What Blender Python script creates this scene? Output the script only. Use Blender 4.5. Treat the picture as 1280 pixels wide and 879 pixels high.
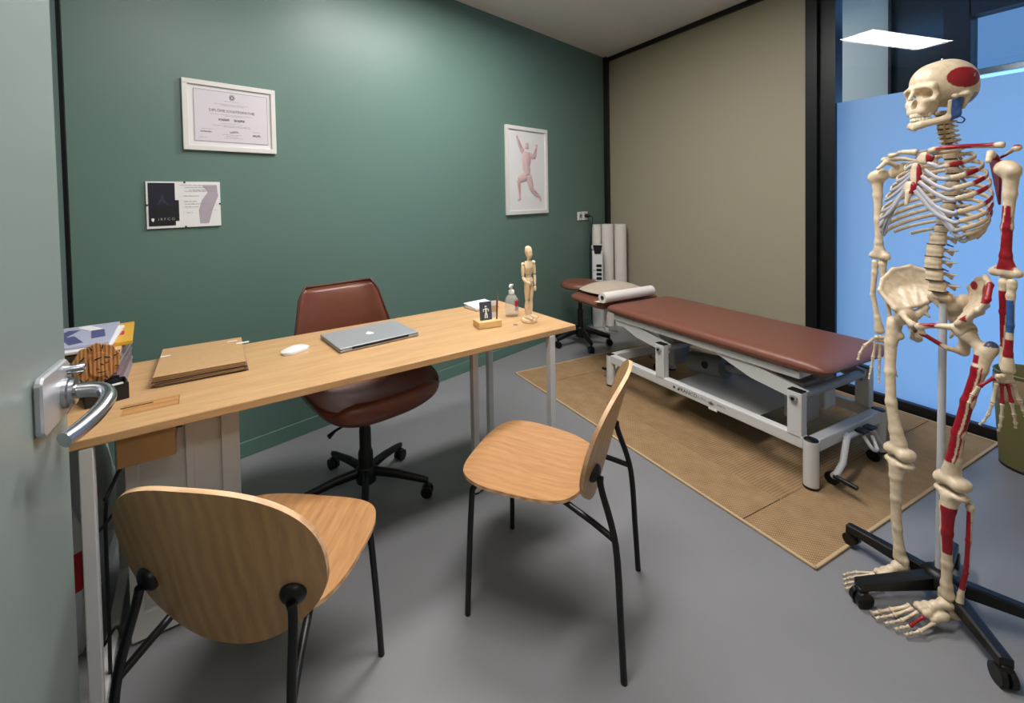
import bpy, bmesh, math, random
import numpy as np
from mathutils import Matrix, Vector
random.seed(7); np.random.seed(7)
for o in list(bpy.data.objects): bpy.data.objects.remove(o)
SC = bpy.context.scene
COL = SC.collection
R = math.radians

# ------------------------------------------------------------------ camera
CAM_H = 1.35
_f, _cx, _cy = 551.777, 582.973, 262.209
_yaw, _pitch, _roll = 0.448108, -0.0257008, -0.0203667
_fw = np.array([math.sin(_yaw)*math.cos(_pitch), math.cos(_yaw)*math.cos(_pitch), math.sin(_pitch)])
_r0 = np.array([math.cos(_yaw), -math.sin(_yaw), 0]); _u0 = np.cross(_r0, _fw)
_rt = _r0*math.cos(_roll)+_u0*math.sin(_roll); _up = -_r0*math.sin(_roll)+_u0*math.cos(_roll)
cam_d = bpy.data.cameras.new('camera'); cam = bpy.data.objects.new('camera', cam_d); COL.objects.link(cam)
cam_d.sensor_fit = 'HORIZONTAL'; cam_d.sensor_width = 36.0; cam_d.lens = 36.0*_f/1280
cam_d.shift_x = (640-_cx)/1280; cam_d.shift_y = (_cy-439.5)/1280
cam_d.clip_start = 0.02; cam_d.clip_end = 200
mw = Matrix.Identity(4)
for i in range(3):
    mw[i][0] = _rt[i]; mw[i][1] = _up[i]; mw[i][2] = -_fw[i]
mw[2][3] = CAM_H
cam.matrix_world = mw
SC.camera = cam

# ------------------------------------------------------------------ world, exposure
SC.view_settings.view_transform = 'Standard'; SC.view_settings.look = 'None'
SC.view_settings.gamma = 1; SC.view_settings.use_curve_mapping = False
SC.view_settings.exposure = 0.55
W = bpy.data.worlds.new('sky'); SC.world = W; W.use_nodes = True
bg = W.node_tree.nodes['Background']
bg.inputs[0].default_value = (0.18, 0.45, 1.0, 1); bg.inputs[1].default_value = 2.3
LAMP_STRENGTH = 30.0        # the LED panel on the ceiling

# ------------------------------------------------------------------ materials
def lin(c):
    return tuple(((v/255)/12.92 if v/255 <= .04045 else ((v/255+.055)/1.055)**2.4) for v in c)
MATS = {}
def mat(name, rgb, rough=.5, metal=0, spec=.5, noise=0, nscale=40, bump=0, bscale=200, coat=0, sheen=0, trans=0, ior=1.45, stretch=None):
    m = bpy.data.materials.new(name); m.use_nodes = True; MATS[name] = m
    nt = m.node_tree; b = nt.nodes['Principled BSDF']
    c = lin(rgb)
    b.inputs['Base Color'].default_value = (*c, 1); b.inputs['Roughness'].default_value = rough
    b.inputs['Metallic'].default_value = metal; b.inputs['Specular IOR Level'].default_value = spec
    b.inputs['Coat Weight'].default_value = coat; b.inputs['Sheen Weight'].default_value = sheen
    b.inputs['Transmission Weight'].default_value = trans; b.inputs['IOR'].default_value = ior
    tc = nt.nodes.new('ShaderNodeTexCoord'); mp = nt.nodes.new('ShaderNodeMapping')
    nt.links.new(tc.outputs['Object'], mp.inputs[0])
    if stretch: mp.inputs['Scale'].default_value = stretch
    if noise:
        n = nt.nodes.new('ShaderNodeTexNoise'); n.inputs['Scale'].default_value = nscale; n.inputs['Detail'].default_value = 5
        nt.links.new(mp.outputs[0], n.inputs['Vector'])
        r = nt.nodes.new('ShaderNodeValToRGB')
        r.color_ramp.elements[0].position = .3; r.color_ramp.elements[1].position = .7
        r.color_ramp.elements[0].color = (*[v*(1-noise) for v in c], 1)
        r.color_ramp.elements[1].color = (*[min(1, v*(1+noise)) for v in c], 1)
        nt.links.new(n.outputs[0], r.inputs[0]); nt.links.new(r.outputs[0], b.inputs['Base Color'])
    if bump:
        n2 = nt.nodes.new('ShaderNodeTexNoise'); n2.inputs['Scale'].default_value = bscale; n2.inputs['Detail'].default_value = 3
        nt.links.new(mp.outputs[0], n2.inputs['Vector'])
        bp = nt.nodes.new('ShaderNodeBump'); bp.inputs['Strength'].default_value = bump; bp.inputs['Distance'].default_value = .01
        nt.links.new(n2.outputs[0], bp.inputs['Height']); nt.links.new(bp.outputs[0], b.inputs['Normal'])
    return m
def wood(name, rgb, dark, scale=(1, 14, 14), rough=.45, wscale=3.0, dist=5, bands='Y', fac=.5):
    m = bpy.data.materials.new(name); m.use_nodes = True; MATS[name] = m
    nt = m.node_tree; b = nt.nodes['Principled BSDF']; b.inputs['Roughness'].default_value = rough
    tc = nt.nodes.new('ShaderNodeTexCoord'); mp = nt.nodes.new('ShaderNodeMapping'); mp.inputs['Scale'].default_value = scale
    nt.links.new(tc.outputs['Object'], mp.inputs[0])
    n = nt.nodes.new('ShaderNodeTexNoise'); n.inputs['Scale'].default_value = 7; n.inputs['Detail'].default_value = 6; n.inputs['Roughness'].default_value = .65
    nt.links.new(mp.outputs[0], n.inputs['Vector'])
    w = nt.nodes.new('ShaderNodeTexWave'); w.bands_direction = bands; w.inputs['Scale'].default_value = wscale
    w.inputs['Distortion'].default_value = dist; w.inputs['Detail'].default_value = 3; w.inputs['Detail Scale'].default_value = 1.2
    mp2 = nt.nodes.new('ShaderNodeMapping'); mp2.inputs['Scale'].default_value = [math.sqrt(max(v, .4)) for v in scale]
    nt.links.new(tc.outputs['Object'], mp2.inputs[0]); nt.links.new(mp2.outputs[0], w.inputs['Vector'])
    mx = nt.nodes.new('ShaderNodeMix'); mx.data_type = 'FLOAT'; mx.inputs[0].default_value = fac
    nt.links.new(n.outputs[0], mx.inputs[2]); nt.links.new(w.outputs['Fac'], mx.inputs[3])
    r = nt.nodes.new('ShaderNodeValToRGB'); r.color_ramp.elements[0].position = .2; r.color_ramp.elements[1].position = .75
    r.color_ramp.elements[0].color = (*lin(dark), 1); r.color_ramp.elements[1].color = (*lin(rgb), 1)
    nt.links.new(mx.outputs[0], r.inputs[0]); nt.links.new(r.outputs[0], b.inputs['Base Color'])
    bp = nt.nodes.new('ShaderNodeBump'); bp.inputs['Strength'].default_value = .06; bp.inputs['Distance'].default_value = .01
    nt.links.new(n.outputs[0], bp.inputs['Height']); nt.links.new(bp.outputs[0], b.inputs['Normal'])
    return m

mat('green_paint', (92, 119, 109), rough=.42, spec=.55, bump=.02, bscale=120)
mat('baseboard_green', (92, 124, 112), rough=.35)
mat('left_wall_paint', (92, 110, 105), rough=.5)
mat('floor_vinyl', (128, 128, 130), rough=.42, noise=.04, nscale=3, bump=.01, bscale=300)
mat('ceiling_plaster', (228, 221, 212), rough=.9, noise=.05, nscale=260, bump=.25, bscale=320)
mat('beige_panel', (170, 162, 140), rough=.55, bump=.02, bscale=150)
mat('black_metal', (17, 18, 20), rough=.38)
mat('black_plastic', (14, 14, 15), rough=.42)
mat('white_metal', (206, 206, 204), rough=.32)
mat('grey_metal', (150, 152, 152), rough=.35)
mat('grey_plastic', (120, 124, 124), rough=.5)
mat('white_plastic', (225, 225, 222), rough=.35)
mat('white_paint', (214, 212, 206), rough=.4)
mat('paper', (225, 224, 222), rough=.7)
mat('paper_lilac', (214, 208, 214), rough=.4)
mat('roll_paper', (228, 222, 214), rough=.8, bump=.05, bscale=60)
mat('ink', (70, 68, 74), rough=.7)
mat('ink_soft', (150, 146, 152), rough=.7)
mat('navy', (28, 30, 46), rough=.4)
mat('charcoal', (26, 28, 32), rough=.4)
mat('navy_soft', (44, 46, 66), rough=.5)
mat('smoke', (168, 160, 168), rough=.5)
mat('leather_brown', (104, 58, 42), rough=.36, noise=.08, nscale=30, bump=.06, bscale=420, coat=.15)
mat('vinyl_brown', (122, 76, 61), rough=.40, noise=.03, nscale=20, bump=.04, bscale=500)
mat('piping_brown', (80, 44, 34), rough=.5)
mat('pillow_cloth', (186, 172, 152), rough=.9, sheen=.2, bump=.08, bscale=500)
mat('kraft', (184, 148, 104), rough=.8, noise=.04, nscale=60)
mat('kraft_dark', (120, 96, 78), rough=.8)
mat('aluminium', (168, 171, 175), rough=.38, metal=.35)
mat('steel', (188, 190, 194), rough=.26, metal=1)
mat('steel_matt', (190, 192, 196), rough=.45, metal=.75)
mat('logo_white', (240, 240, 242), rough=.3)
mat('light_wood', (232, 208, 170), rough=.5, noise=.06, nscale=30, stretch=(4, 4, .6))
mat('block_wood', (222, 186, 128), rough=.5, noise=.08, nscale=20, stretch=(1, 8, 8))
mat('box_wood', (168, 132, 88), rough=.6, noise=.06, nscale=20)
mat('card_navy', (66, 74, 88), rough=.5)
mat('door_paint', (128, 140, 136), rough=.32, spec=.5)
mat('olive', (112, 108, 66), rough=.45)
mat('olive_light', (150, 128, 98), rough=.5)
mat('red_label', (190, 40, 60), rough=.4)
mat('red_cloth', (176, 30, 38), rough=.6)
mat('bag_plastic', (190, 194, 196), rough=.3, bump=.5, bscale=30)
mat('pump_white', (236, 238, 238), rough=.3)
mat('book_grey', (150, 142, 146), rough=.6, noise=.06, nscale=50)
mat('book_mauve', (128, 112, 118), rough=.6, noise=.06, nscale=50)
mat('book_green', (104, 112, 104), rough=.6)
mat('cover_blue', (84, 86, 130), rough=.35)
mat('cover_lilac', (176, 178, 200), rough=.35)
mat('cover_yellow', (222, 170, 62), rough=.35)
mat('cover_tan', (206, 178, 140), rough=.4)
mat('facade_grey', (206, 196, 172), rough=.6)
mat('dark_panel', (44, 50, 50), rough=.2)
mat('disc_grey', (88, 82, 76), rough=.5)
mat('cartilage', (176, 176, 184), rough=.35)
mat('teeth', (228, 218, 196), rough=.3)
mat('pole_metal', (186, 188, 192), rough=.4)
mat('nerve_yellow', (196, 150, 70), rough=.5)
mat('nerve_blue', (60, 70, 140), rough=.5)
mat('nerve_purple', (92, 50, 110), rough=.5)
mat('maroon', (104, 34, 36), rough=.35)
mat('anat_pink', (204, 176, 176), rough=.7)
mat('anat_line', (160, 112, 116), rough=.7)
m = bpy.data.materials.new('liquid_clear'); m.use_nodes = True; MATS['liquid_clear'] = m
nt = m.node_tree; bb = nt.nodes['Principled BSDF']; bb.inputs['Base Color'].default_value = (.85, .88, .86, 1); bb.inputs['Roughness'].default_value = .08; bb.inputs['Alpha'].default_value = .28
wood('oak_desk', (206, 168, 121), (177, 137, 91), scale=(.8, 9, 9), rough=.4, wscale=1.1, dist=9, fac=.12)
wood('oak_edge', (196, 146, 90), (160, 112, 64), scale=(.9, 10, 10), rough=.45, fac=.3)
wood('oak_ply', (194, 147, 98), (158, 112, 70), scale=(16, 1.5, 4), rough=.4, wscale=2.0, dist=10, bands='X', fac=.14)
wood('oak_back', (186, 147, 98), (158, 119, 76), scale=(14, 4, 1.2), rough=.4, wscale=2.6, dist=5, bands='X', fac=.25)
wood('ply_edge', (226, 188, 146), (196, 150, 110), scale=(6, 6, 60), rough=.5)
wood('carved_wood', (216, 160, 100), (134, 80, 42), scale=(44, 44, 3), rough=.5, wscale=5, dist=3, bands='X', fac=.4)

# emission for the LED panel
m = bpy.data.materials.new('led_diffuser'); m.use_nodes = True; MATS['led_diffuser'] = m
b = m.node_tree.nodes['Principled BSDF']; b.inputs['Base Color'].default_value = (.9, .9, .9, 1)
b.inputs['Emission Color'].default_value = (1.0, .965, .955, 1); b.inputs['Emission Strength'].default_value = LAMP_STRENGTH
m = m.copy(); m.name = 'led_fill'; MATS['led_fill'] = m; m.node_tree.nodes['Principled BSDF'].inputs['Emission Strength'].default_value = 12.0  # weaker emission for the two added fill panels
# painted bone: colour attribute
m = bpy.data.materials.new('painted_bone'); m.use_nodes = True; MATS['painted_bone'] = m
nt = m.node_tree; b = nt.nodes['Principled BSDF']; b.inputs['Roughness'].default_value = .36
va = nt.nodes.new('ShaderNodeAttribute'); va.attribute_name = 'paint'
tc = nt.nodes.new('ShaderNodeTexCoord'); nz = nt.nodes.new('ShaderNodeTexNoise'); nz.inputs['Scale'].default_value = 60; nz.inputs['Detail'].default_value = 4
nt.links.new(tc.outputs['Object'], nz.inputs['Vector'])
rp = nt.nodes.new('ShaderNodeValToRGB'); rp.color_ramp.elements[0].position = .3; rp.color_ramp.elements[1].position = .65
rp.color_ramp.elements[0].color = (.80, .77, .72, 1); rp.color_ramp.elements[1].color = (1, 1, 1, 1)
nt.links.new(nz.outputs[0], rp.inputs[0])
mx = nt.nodes.new('ShaderNodeMix'); mx.data_type = 'RGBA'; mx.blend_type = 'MULTIPLY'; mx.inputs[0].default_value = 1
nt.links.new(va.outputs['Color'], mx.inputs[6]); nt.links.new(rp.outputs[0], mx.inputs[7]); nt.links.new(mx.outputs[2], b.inputs['Base Color'])
# glass of the partition
m = bpy.data.materials.new('partition_glass'); m.use_nodes = True; MATS['partition_glass'] = m
nt = m.node_tree; nt.nodes.remove(nt.nodes['Principled BSDF']); out = nt.nodes['Material Output']
tr = nt.nodes.new('ShaderNodeBsdfTransparent'); tr.inputs[0].default_value = (.80, .84, .84, 1)
gl = nt.nodes.new('ShaderNodeBsdfGlossy'); gl.inputs['Roughness'].default_value = .0
fr = nt.nodes.new('ShaderNodeFresnel'); fr.inputs[0].default_value = 1.5
mxs = nt.nodes.new('ShaderNodeMixShader'); nt.links.new(fr.outputs[0], mxs.inputs[0]); nt.links.new(tr.outputs[0], mxs.inputs[1]); nt.links.new(gl.outputs[0], mxs.inputs[2]); nt.links.new(mxs.outputs[0], out.inputs[0])
# fanlight glass, dark tint put in to dim the sky behind it
m = bpy.data.materials.new('sky_dim_glass'); m.use_nodes = True; MATS['sky_dim_glass'] = m
nt = m.node_tree; nt.nodes.remove(nt.nodes['Principled BSDF']); tr = nt.nodes.new('ShaderNodeBsdfTransparent'); tr.inputs[0].default_value = (.22, .20, .19, 1)
nt.links.new(tr.outputs[0], nt.nodes['Material Output'].inputs[0])
# frosted film
m = bpy.data.materials.new('frosted_film'); m.use_nodes = True; MATS['frosted_film'] = m
nt = m.node_tree; nt.nodes.remove(nt.nodes['Principled BSDF']); out = nt.nodes['Material Output']
df = nt.nodes.new('ShaderNodeBsdfDiffuse'); df.inputs[0].default_value = (.30, .33, .36, 1)
tl = nt.nodes.new('ShaderNodeBsdfTranslucent'); tl.inputs[0].default_value = (.80, .86, .92, 1)
mxs = nt.nodes.new('ShaderNodeMixShader'); mxs.inputs[0].default_value = .8
nt.links.new(df.outputs[0], mxs.inputs[1]); nt.links.new(tl.outputs[0], mxs.inputs[2]); nt.links.new(mxs.outputs[0], out.inputs[0])
# woven rug
def rug_mat(name, rgb, dark, ang):
    m = bpy.data.materials.new(name); m.use_nodes = True; MATS[name] = m
    nt = m.node_tree; b = nt.nodes['Principled BSDF']; b.inputs['Roughness'].default_value = .9; b.inputs['Specular IOR Level'].default_value = .15
    tc = nt.nodes.new('ShaderNodeTexCoord'); mp = nt.nodes.new('ShaderNodeMapping'); mp.inputs['Rotation'].default_value = (0, 0, R(ang))
    nt.links.new(tc.outputs['Object'], mp.inputs[0])
    w1 = nt.nodes.new('ShaderNodeTexWave'); w1.bands_direction = 'X'; w1.inputs['Scale'].default_value = 42; w1.inputs['Distortion'].default_value = .6
    w2 = nt.nodes.new('ShaderNodeTexWave'); w2.bands_direction = 'Y'; w2.inputs['Scale'].default_value = 24; w2.inputs['Distortion'].default_value = .8
    n = nt.nodes.new('ShaderNodeTexNoise'); n.inputs['Scale'].default_value = 14; n.inputs['Detail'].default_value = 6
    for x in (w1, w2, n): nt.links.new(mp.outputs[0], x.inputs['Vector'])
    mu = nt.nodes.new('ShaderNodeMath'); mu.operation = 'MULTIPLY'; nt.links.new(w1.outputs['Fac'], mu.inputs[0]); nt.links.new(w2.outputs['Fac'], mu.inputs[1])
    ad = nt.nodes.new('ShaderNodeMix'); ad.data_type = 'FLOAT'; ad.inputs[0].default_value = .45
    nt.links.new(mu.outputs[0], ad.inputs[2]); nt.links.new(n.outputs[0], ad.inputs[3])
    r = nt.nodes.new('ShaderNodeValToRGB'); r.color_ramp.elements[0].position = .15; r.color_ramp.elements[1].position = .6
    r.color_ramp.elements[0].color = (*lin(dark), 1); r.color_ramp.elements[1].color = (*lin(rgb), 1)
    nt.links.new(ad.outputs[0], r.inputs[0]); nt.links.new(r.outputs[0], b.inputs['Base Color'])
    bp = nt.nodes.new('ShaderNodeBump'); bp.inputs['Strength'].default_value = .5; bp.inputs['Distance'].default_value = .004
    nt.links.new(mu.outputs[0], bp.inputs['Height']); nt.links.new(bp.outputs[0], b.inputs['Normal'])
rug_mat('sisal_field', (172, 143, 106), (128, 100, 70), 0)
rug_mat('sisal_border', (176, 147, 110), (136, 107, 76), 45)
mat('rug_binding', (186, 160, 124), rough=.9)

# ------------------------------------------------------------------ mesh helpers
def rotz(a): c, s = math.cos(a), math.sin(a); return np.array([[c, -s, 0], [s, c, 0], [0, 0, 1.]])
def rotx(a): c, s = math.cos(a), math.sin(a); return np.array([[1, 0, 0], [0, c, -s], [0, s, c.__float__()]])
def roty(a): c, s = math.cos(a), math.sin(a); return np.array([[c, 0, s], [0, 1., 0], [-s, 0, c]])
def unit(v): v = np.array(v, float); return v/np.linalg.norm(v)
_boxcache = {}
def _bevbox(sx, sy, sz, bev, seg):
    k = (round(sx, 5), round(sy, 5), round(sz, 5), bev, seg)
    if k in _boxcache: return _boxcache[k]
    bm = bmesh.new(); bmesh.ops.create_cube(bm, size=1)
    for v in bm.verts: v.co = Vector((v.co.x*sx, v.co.y*sy, v.co.z*sz))
    if bev > 0: bmesh.ops.bevel(bm, geom=list(bm.edges), offset=min(bev, .49*min(sx, sy, sz)), segments=seg, profile=.5, affect='EDGES')
    bm.verts.index_update()
    r = (np.array([v.co[:] for v in bm.verts]), [[v.index for v in f.verts] for f in bm.faces]); bm.free()
    _boxcache[k] = r; return r
class MB:
    def __init__(s): s.v = []; s.f = []; s.m = []; s.s = []; s.n = 0
    def add(s, V, F, mi=0, smooth=False):
        V = np.asarray(V, float); s.v.append(V)
        for f in F: s.f.append([i+s.n for i in f]); s.m.append(mi); s.s.append(smooth)
        s.n += len(V); return s
    def box(s, c, size, bev=0, rot=None, mi=0, seg=2, smooth=False):
        V, F = _bevbox(*size, bev, seg); V = V if rot is None else V@np.asarray(rot).T
        return s.add(V+np.array(c), F, mi, smooth)
    def tube(s, path, rad, n=12, mi=0, cap=True, flat=None, upv=None, smooth=True):
        P = np.array(path, float); k = len(P); rad = np.broadcast_to(np.array(rad, float), (k,)) if np.ndim(rad) == 0 else np.array(rad, float)
        T = np.gradient(P, axis=0); T /= np.maximum(np.linalg.norm(T, axis=1)[:, None], 1e-9)
        a = np.array(upv if upv is not None else ((0, 0, 1) if abs(T[0][2]) < .9 else (1, 0, 0)), float)
        rings = []
        for i in range(k):
            if upv is not None: a = np.array(upv, float)
            N = a-T[i]*(a@T[i]); N /= max(np.linalg.norm(N), 1e-9); B = np.cross(T[i], N); a = N
            fl = flat if flat is not None else 1.0
            for j in range(n):
                t = 2*math.pi*j/n
                rings.append(P[i]+rad[i]*(math.cos(t)*N+math.sin(t)*B*fl))
        F = []
        for i in range(k-1):
            for j in range(n):
                F.append([i*n+j, i*n+(j+1) % n, (i+1)*n+(j+1) % n, (i+1)*n+j])
        s.add(rings, F, mi, smooth)
        if cap:
            b0 = s.n-k*n
            s.f.append([b0+j for j in range(n)][::-1]); s.m.append(mi); s.s.append(False)
            s.f.append([b0+(k-1)*n+j for j in range(n)]); s.m.append(mi); s.s.append(False)
        return s
    def cyl(s, a, b, r0, r1=None, n=16, mi=0, smooth=True):
        return s.tube([a, b], [r0, r0 if r1 is None else r1], n, mi, True, smooth=smooth)
    def lathe(s, prof, c=(0, 0, 0), n=24, mi=0, rot=None, smooth=True, close=True):
        V = []; F = []; k = len(prof)
        for r, z in prof:
            for j in range(n):
                t = 2*math.pi*j/n; V.append((r*math.cos(t), r*math.sin(t), z))
        for i in range(k-1):
            for j in range(n): F.append([i*n+j, i*n+(j+1) % n, (i+1)*n+(j+1) % n, (i+1)*n+j])
        if close:
            F.append([j for j in range(n)][::-1]); F.append([(k-1)*n+j for j in range(n)])
        V = np.array(V); V = V if rot is None else V@np.asarray(rot).T
        return s.add(V+np.array(c), F, mi, smooth)
    def ell(s, c, r, n=14, k=8, mi=0, rot=None):
        prof = [(math.sin(math.pi*i/k), -math.cos(math.pi*i/k)) for i in range(k+1)]
        prof[0] = (1e-3, -1); prof[-1] = (1e-3, 1)
        V = []; F = []
        for rr, z in prof:
            for j in range(n):
                t = 2*math.pi*j/n; V.append((rr*math.cos(t)*r[0], rr*math.sin(t)*r[1], z*r[2]))
        for i in range(k):
            for j in range(n): F.append([i*n+j, i*n+(j+1) % n, (i+1)*n+(j+1) % n, (i+1)*n+j])
        F.append([j for j in range(n)][::-1]); F.append([k*n+j for j in range(n)])
        V = np.array(V); V = V if rot is None else V@np.asarray(rot).T
        return s.add(V+np.array(c), F, mi, True)
    def shell(s, outline, fn, rings=10, mi=(0, 0, 0), bulge=None):
        """solid sheet: outline points (x,y); fn(x,y,side) -> 3D point, side 0 top, 1 bottom; mi = top, bottom, rim"""
        n = len(outline); O = np.array(outline); c = O.mean(0)
        for side in (0, 1):
            V = [fn(c[0], c[1], side, 0.)]
            for k in range(1, rings+1):
                q = 1-(1-k/rings)**1.9
                for p in O: w = c+(p-c)*q; V.append(fn(w[0], w[1], side, q))
            F = [[0, 1+j, 1+(j+1) % n] for j in range(n)]
            for k in range(rings-1):
                for j in range(n):
                    a = 1+k*n; F.append([a+j, a+n+j, a+n+(j+1) % n, a+(j+1) % n])
            if side: F = [f[::-1] for f in F]
            s.add(V, F, mi[side], True)
        nv = 1+rings*n; t0 = s.n-2*nv+1+(rings-1)*n; b0 = s.n-nv+1+(rings-1)*n
        for j in range(n):
            s.f.append([t0+j, b0+j, b0+(j+1) % n, t0+(j+1) % n]); s.m.append(mi[2]); s.s.append(False)
        return s
    def prism(s, poly, z0, z1, T=None, mi=0):
        n = len(poly); V = [(x, y, z0) for x, y in poly]+[(x, y, z1) for x, y in poly]
        F = [list(range(n))[::-1], list(range(n, 2*n))]+[[i, (i+1) % n, n+(i+1) % n, n+i] for i in range(n)]
        V = np.array(V, float)
        if T is not None: V = np.array([T(*v) for v in V])
        return s.add(V, F, mi, False)
    def mesh(s, name, mats, fix=True):
        me = bpy.data.meshes.new(name); V = np.concatenate(s.v) if s.v else np.zeros((0, 3))
        me.from_pydata([tuple(v) for v in V], [], s.f)
        for q in mats: me.materials.append(MATS[q])
        me.polygons.foreach_set('material_index', s.m); me.polygons.foreach_set('use_smooth', s.s)
        if fix:
            bm = bmesh.new(); bm.from_mesh(me); bmesh.ops.recalc_face_normals(bm, faces=list(bm.faces)); bm.to_mesh(me); bm.free()
        me.update()
        if any(s.s): me.set_sharp_from_angle(angle=R(52))
        return me
def obj(name, mb, mats, parent=None, loc=(0, 0, 0), rz=0, rot=None, me=None):
    if isinstance(mats, str): mats = [mats]
    if me is None: me = mb.mesh(name, mats)
    o = bpy.data.objects.new(name, me); COL.objects.link(o); o.parent = parent
    o.location = loc; o.rotation_euler = rot if rot is not None else (0, 0, rz)
    return o
def thing(name, label, cat, loc=(0, 0, 0), rz=0, group=None):
    o = bpy.data.objects.new(name, None); COL.objects.link(o); o.empty_display_size = .05
    o.location = loc; o.rotation_euler = (0, 0, rz); tag(o, label, cat, group); return o
def tag(o, label, cat, group=None):
    o['label'] = label; o['category'] = cat
    if group: o['group'] = group
    return o
def struct(name, mb, mats, label=None, loc=(0, 0, 0), rz=0):
    o = obj(name, mb, mats, None, loc, rz); o['kind'] = 'structure'
    if label: o['label'] = label
    return o
def copy_tree(o, parent=None):
    c = o.copy(); COL.objects.link(c); c.parent = parent
    for ch in list(o.children): copy_tree(ch, c)
    return c
def text(name, body, size, m, parent, loc, rot=(R(90), 0, 0), extrude=.0004, align='CENTER', shear=0, sx=1.0):
    cu = bpy.data.curves.new(name, 'FONT'); cu.body = body; cu.size = size; cu.extrude = extrude; cu.align_x = align; cu.align_y = 'CENTER'; cu.shear = shear
    cu.resolution_u = 2
    t = bpy.data.objects.new('tmp', cu); COL.objects.link(t)
    bpy.context.view_layer.update()
    me = bpy.data.meshes.new_from_object(t.evaluated_get(bpy.context.evaluated_depsgraph_get()))
    bpy.data.objects.remove(t)
    me.materials.clear(); me.materials.append(MATS[m])
    o = bpy.data.objects.new(name, me); COL.objects.link(o); o.parent = parent; o.location = loc; o.rotation_euler = rot; o.scale = (sx, 1, 1)
    return o
def superoval(a, b, n=40, e=2.6, taper=0.0):
    pts = []
    for i in range(n):
        t = 2*math.pi*i/n; c, s_ = math.cos(t), math.sin(t)
        x = a*math.copysign(abs(c)**(2/e), c); y = b*math.copysign(abs(s_)**(2/e), s_)
        pts.append((x*(1+taper*y/b), y))
    return pts
def smooth_path(pts, n=8):
    """Catmull-Rom through points"""
    P = [np.array(p, float) for p in pts]; P = [2*P[0]-P[1]]+P+[2*P[-1]-P[-2]]; out = []
    for i in range(1, len(P)-2):
        for k in range(n):
            t = k/n; p0, p1, p2, p3 = P[i-1], P[i], P[i+1], P[i+2]
            out.append(.5*((2*p1)+(-p0+p2)*t+(2*p0-5*p1+4*p2-p3)*t*t+(-p0+3*p1-3*p2+p3)*t**3))
    out.append(P[-2]); return np.array(out)
# ---- implicit surfaces
def d_cap(P, a, b, ra, rb):
    a = np.array(a, float); b = np.array(b, float); ab = b-a; t = np.clip(((P-a)@ab)/max(ab@ab, 1e-12), 0, 1)
    return np.linalg.norm(P-a-t[..., None]*ab, axis=-1)-(ra+(rb-ra)*t)
def d_ell(P, c, r):
    r = np.array(r, float); q = (P-np.array(c))/r; k0 = np.linalg.norm(q, axis=-1); k1 = np.linalg.norm(q/r, axis=-1)
    return k0*(k0-1)/np.maximum(k1, 1e-9)
def d_tri(P, a, b, c, r):
    a, b, c = [np.array(v, float) for v in (a, b, c)]
    ba = b-a; cb = c-b; ac = a-c; n = np.cross(ba, ac)
    pa = P-a; pb = P-b; pc = P-c
    s = np.sign(pa@np.cross(ba, n))+np.sign(pb@np.cross(cb, n))+np.sign(pc@np.cross(ac, n))
    def e(v, w): t = np.clip((w@v)/(v@v), 0, 1); q = t[..., None]*v-w; return (q**2).sum(-1)
    d1 = np.minimum(np.minimum(e(ba, pa), e(cb, pb)), e(ac, pc)); d2 = (pa@n)**2/(n@n)
    return np.sqrt(np.where(s < 2, d1, d2))-r
def smin(a, b, k):
    if k <= 0: return np.minimum(a, b)
    h = np.clip(.5+.5*(b-a)/k, 0, 1); return b*(1-h)+a*h-k*h*(1-h)
def surfnets(fn, lo, hi, h):
    lo = np.array(lo, float); hi = np.array(hi, float); n = np.ceil((hi-lo)/h).astype(int)+1
    ax = [lo[i]+h*np.arange(n[i]) for i in range(3)]
    P = np.stack(np.meshgrid(*ax, indexing='ij'), -1); V = fn(P); S = V < 0
    nc = n-1; acc = np.zeros((*nc, 3)); cnt = np.zeros(nc)
    I = np.stack(np.meshgrid(*[np.arange(k) for k in n], indexing='ij'), -1).astype(float)
    cross = []
    for a in range(3):
        s0 = [slice(None)]*3; s1 = [slice(None)]*3; s0[a] = slice(0, -1); s1[a] = slice(1, None); s0, s1 = tuple(s0), tuple(s1)
        c = S[s0] != S[s1]; d = V[s0]-V[s1]; t = np.where(c, V[s0]/np.where(c, d, 1), 0)
        pos = I[s0].copy(); pos[..., a] += t; cross.append(c)
        o = [i for i in range(3) if i != a]
        for p in (0, 1):
            for q in (0, 1):
                sl = [slice(None)]*3; sl[o[0]] = slice(p, p+nc[o[0]]); sl[o[1]] = slice(q, q+nc[o[1]]); sl = tuple(sl)
                acc += np.where(c[sl][..., None], pos[sl], 0); cnt += c[sl]
    act = cnt > 0; idx = -np.ones(nc, int); idx[act] = np.arange(act.sum())
    verts = lo+h*(acc[act]/cnt[act][:, None]); faces = []
    for a in range(3):
        o = [(a+1) % 3, (a+2) % 3]; e = np.argwhere(cross[a])
        ok = (e[:, o[0]] >= 1) & (e[:, o[1]] >= 1) & (e[:, o[0]] < nc[o[0]]) & (e[:, o[1]] < nc[o[1]]); e = e[ok]
        if len(e) == 0: continue
        def g(d0, d1): q = e.copy(); q[:, o[0]] += d0; q[:, o[1]] += d1; return idx[q[:, 0], q[:, 1], q[:, 2]]
        F = np.stack([g(-1, -1), g(0, -1), g(0, 0), g(-1, 0)], 1)
        flip = ~S[e[:, 0], e[:, 1], e[:, 2]]; F[flip] = F[flip][:, ::-1]
        faces.append(F)
    return verts, np.concatenate(faces).tolist()

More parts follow.
